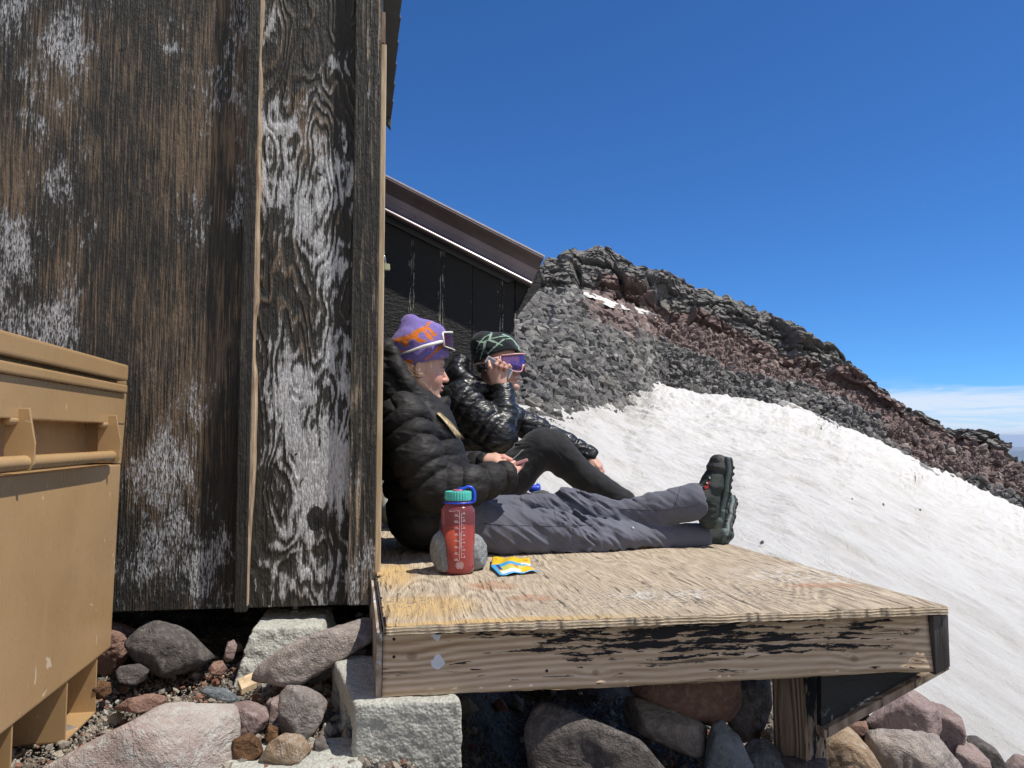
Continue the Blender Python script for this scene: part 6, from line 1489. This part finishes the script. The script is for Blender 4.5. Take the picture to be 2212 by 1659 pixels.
bm = bmesh.new(); lathe(bm, [(0, .207), (.014, .207), (.014, .211), (0, .212)], 24, bb); bmobj('cap_button', bm, m_pk, cap, True)
bm = bmesh.new(); lathe(bm, [(.033, .1765), (.0385, .1765), (.0385, .180), (.033, .180)], 48, bb); st = bmobj('strap_ring', bm, m_bl, bot, True)
sp_ = [(.036, .178), (.043, .182), (.0435, .195), (.042, .207), (.036, .216), (.026, .219), (.016, .215), (.008, .2125), (-.002, .212)]
bm = bmesh.new(); Lf = [bm.verts.new(bb+U*x*.96-NV*0+NV*(.006+.008)+Z*z_) for x, z_ in sp_]; Rt_ = [bm.verts.new(bb+U*x*.96+NV*(-.008+.006)+Z*z_) for x, z_ in sp_]
for i in range(len(sp_)-1): bm.faces.new((Lf[i], Lf[i+1], Rt_[i+1], Rt_[i]))
bm.free(); tube('strap', [bb+U*x*.96+NV*.006+Z*z_ for x, z_ in sp_], [.0045, .005, .005, .0045, .004, .0035, .0035, .004, .004], m_bl, bot, 10)
# printed scale on the bottle: text and lines wrapped on the cylinder
m_ink = plain('white_print', (.75, .72, .72), .5)
def bx_(X, Y):     # position in the bottle close-up -> (arc metres to the right of the front, height)
    return ((X-(560-.045*(Y-900)*-1*0))/(540.0)*.089*1.0, (1500-Y)/1345.0*.207)
fd = Vector((-bb.x, -bb.y, 0)).normalized(); rt2 = Vector((-fd.y, fd.x, 0))
if rt2.x < 0: rt2 = -rt2
def wrap(a, z_, rr): th_ = a/r0; return bb + fd*(math.cos(th_)*rr) + rt2*(math.sin(th_)*rr) + Z*z_
def txt_mesh(s, size):
    cu = bpy.data.curves.new('t', 'FONT'); cu.body = s; cu.size = size; cu.align_x = 'LEFT'; cu.resolution_u = 2
    ob = bpy.data.objects.new('t', cu); COL.objects.link(ob); bpy.context.view_layer.update()
    me = bpy.data.meshes.new_from_object(ob.evaluated_get(bpy.context.evaluated_depsgraph_get())); bpy.data.objects.remove(ob); bpy.data.curves.remove(cu)
    V_ = [v.co.copy() for v in me.vertices]; F_ = [tuple(p.vertices) for p in me.polygons]; bpy.data.meshes.remove(me); return V_, F_
bm = bmesh.new()
def put_text(s, a, z_, size, rot=0.0):
    V_, F_ = txt_mesh(s, size); vs = [bm.verts.new(wrap(a+p.x*math.cos(rot)-p.y*math.sin(rot), z_+p.x*math.sin(rot)+p.y*math.cos(rot), r0+.0004)) for p in V_]
    for f_ in F_:
        try: bm.faces.new([vs[i] for i in f_])
        except ValueError: pass
def bar(a0, z0, a1, z1, w_=.0006):
    if abs(a1-a0) > abs(z1-z0): q = [(a0, z0-w_/2), (a1, z1-w_/2), (a1, z1+w_/2), (a0, z0+w_/2)]
    else: q = [(a0-w_/2, z0), (a0+w_/2, z0), (a1+w_/2, z1), (a1-w_/2, z1)]
    n_ = 4 if abs(a1-a0) > .004 else 1
    for i in range(n_):
        t0, t1 = i/n_, (i+1)/n_
        if abs(a1-a0) > abs(z1-z0): pts = [(a0+(a1-a0)*t0, z0-w_/2), (a0+(a1-a0)*t1, z0-w_/2), (a0+(a1-a0)*t1, z0+w_/2), (a0+(a1-a0)*t0, z0+w_/2)]
        else: pts = q
        bm.faces.new([bm.verts.new(wrap(x, y, r0+.0004)) for x, y in pts])
a_l, a_r = .0035, .0085
z0_, dz_ = .0365, .0158
bar(a_l, z0_, a_l, z0_+8*dz_-.002)
for i, s in enumerate(('200', '300', '400', '500', '600', '700', '800', '900')): bar(a_l-.0125, z0_+i*dz_, a_l, z0_+i*dz_); put_text(s, a_l-.0125, z0_+i*dz_+.0009, .0055)
bar(a_l-.012, z0_+8*dz_-.002, a_l, z0_+8*dz_-.002); put_text('1000 ml', a_l-.0285, z0_+8*dz_-.005, .0050)
bar(a_r, z0_+.007, a_r, z0_+7.4*dz_)
for i, s in enumerate(('8', '12', '16', '20', '24', '28', '32')):
    zz__ = z0_+.007+i*.0185*.98; bar(a_r, zz__, a_r+.0105, zz__); put_text(s, a_r+.0105-(.0035 if len(s) == 1 else .0062), zz__+.0009, .0048)
    if i < 6: bar(a_r, zz__+.0091, a_r+.0075, zz__+.0091)
put_text('EVERYDAY ADVENTURE', .0078, z0_+.03, .0036, math.pi/2)
for rr_, wd in ((.0088, .0007), (.0060, .0006), (.0026, .0006)):
    for k in range(28):
        if rr_ > .008 and k in (6, 7, 20, 21): continue
        t0, t1 = 2*math.pi*k/28, 2*math.pi*(k+1)/28; bm.faces.new([bm.verts.new(wrap(.0045+math.cos(t)*r_2, .0245+math.sin(t)*r_2, r0+.0004)) for t, r_2 in ((t0, rr_), (t1, rr_), (t1, rr_+wd), (t0, rr_+wd))])
for k in range(8):
    t = 2*math.pi*k/8; bm.faces.new([bm.verts.new(wrap(.0045+math.cos(t+d_)*r_2, .0245+math.sin(t+d_)*r_2, r0+.0004)) for d_, r_2 in ((-.1, .0034), (.1, .0034), (.1, .0052), (-.1, .0052))])
bmobj('printed_scale', bm, m_ink, bot)
# food packet
def pk(X, Y): return (1700+X*.2411)/1.8517, (1940+Y*.2411)/1.8517
pc_ = [on_z(*pk(x, y), ZD+.002) for x, y in ((1105, 1265), (1745, 1268), (1890, 1450), (1235, 1515), (1095, 1390))]
pkt = empty('food_packet', on_z(1110, 1235, ZD), 'small blue and yellow food pouch lying flat on the deck beside the bottle', 'packet')
def hgt(s, t): return .004+.012*math.sin(math.pi*min(max(s, 0), 1))*math.sin(math.pi*min(max((t*1.15), 0), 1))**.8 + (.006*(1-t)**4) + .002*math.sin(s*14+t*3)
pa, pb_, pc2, pd = on_z(*pk(1095, 1395), ZD), on_z(*pk(1765, 1395), ZD), on_z(*pk(1895, 1452), ZD), on_z(*pk(1235, 1520), ZD)
pe, pf = on_z(*pk(1118, 1262), ZD), on_z(*pk(1742, 1275), ZD)
def pkp(s, t, lift=0):     # t 0 = back edge, 1 = front edge
    if t < .5: p = pe.lerp(pf, s).lerp(pa.lerp(pb_, s), t*2)
    else: p = pa.lerp(pb_, s).lerp(pd.lerp(pc2, s), (t-.5)*2)
    return Vector((p.x, p.y, ZD+hgt(s, t)+lift))
N1, N2 = 48, 32
P = np.array([pkp(i/N1, j/N2) for j in range(N2+1) for i in range(N1+1)]); n = N1+1
F_ = np.array([(j*n+i, j*n+i+1, (j+1)*n+i+1, (j+1)*n+i) for j in range(N2) for i in range(N1)])
S_, T__ = np.meshgrid(np.linspace(0, 1, n), np.linspace(0, 1, N2+1), indexing='xy'); S_, T__ = S_.ravel(), T__.ravel()
col = np.tile(np.array([.05, .36, .68, 1]), (len(P), 1)); col[(T__ < .46) & (S_ > .02) & (S_ < .98)] = (.85, .55, .02, 1); nz2 = vnoise(np.stack([S_*9, T__*9, 0*S_], 1), 4)
m_ = (T__ > .60) & (T__ < .93) & (S_ > .1) & (S_ < .96); col[m_] = (.72, .42, .05, 1); col[m_ & (nz2 > .25)] = (.45, .20, .04, 1); col[m_ & (nz2 < -.35)] = (.55, .55, .12, 1)
m_ = (T__ > .80) & (T__ < .93) & (S_ > .12) & (S_ < .6); col[m_] = (.85, .82, .72, 1); col[(T__ > .74) & (T__ < .94) & (S_ > .62) & (S_ < .93)] = (.86, .50, .02, 1)
col[(T__ > .40) & (T__ < .52) & (S_ > .74) & (S_ < .97)] = (.82, .85, .88, 1); col[(T__ > .47) & (T__ < .72) & (S_ > .12) & (S_ < .20)] = (.02, .05, .22, 1)
g = G('printed_foil'); v = g.co(); m_foil = g.fin(g.attr('tint', 'Color'), .28, g.bump(g.noise(v, 60, 3), .5, .002), spec=.6)
pch = npmesh('pouch', P, F_, m_foil, pkt, True, {'tint': ('col', col)})
md = pch.modifiers.new('thickness', 'SOLIDIFY'); md.thickness = .0012; md.offset = -1
bm = bmesh.new()
def ptext(s, s0, t0, w_, h_):
    V_, F_ = txt_mesh(s, 1.0); mx = max(p.x for p in V_); my = max(p.y for p in V_)
    vs = [bm.verts.new(pkp(s0+p.x/mx*w_, t0-p.y/my*h_, .0012)) for p in V_]
    for f_ in F_:
        try: bm.faces.new([vs[i] for i in f_])
        except ValueError: pass
ptext('90 Calories', .06, .27, .36, .17); ptext('16g Protein', .58, .27, .36, .17); bmobj('lettering', bm, plain('dark_red_ink', (.32, .03, .02), .5), pch)
bm = bmesh.new(); ptext('WILD CAUGHT', .76, .50, .19, .06); bmobj('lettering', bm, plain('navy_ink', (.01, .03, .12), .5), pch)

# ================================================================ AIR
hz_b = bmesh.new(); bmesh.ops.create_cube(hz_b, size=1.0)
for v_ in hz_b.verts: v_.co = Vector((v_.co.x*130000, v_.co.y*130000, -701.5+(v_.co.z+.5)*(701.5+60)))
g = G('air'); g.t.links.remove(g.o.inputs[0].links[0]); pv_ = g.n('ShaderNodeVolumePrincipled'); pv_.inputs['Color'].default_value = (.62, .76, 1.0, 1); pv_.inputs['Density'].default_value = 3.2e-5; pv_.inputs['Anisotropy'].default_value = .1
g.t.links.new(pv_.outputs[0], g.o.inputs['Volume'])
tag(bmobj('haze', hz_b, g.m), kind='stuff')
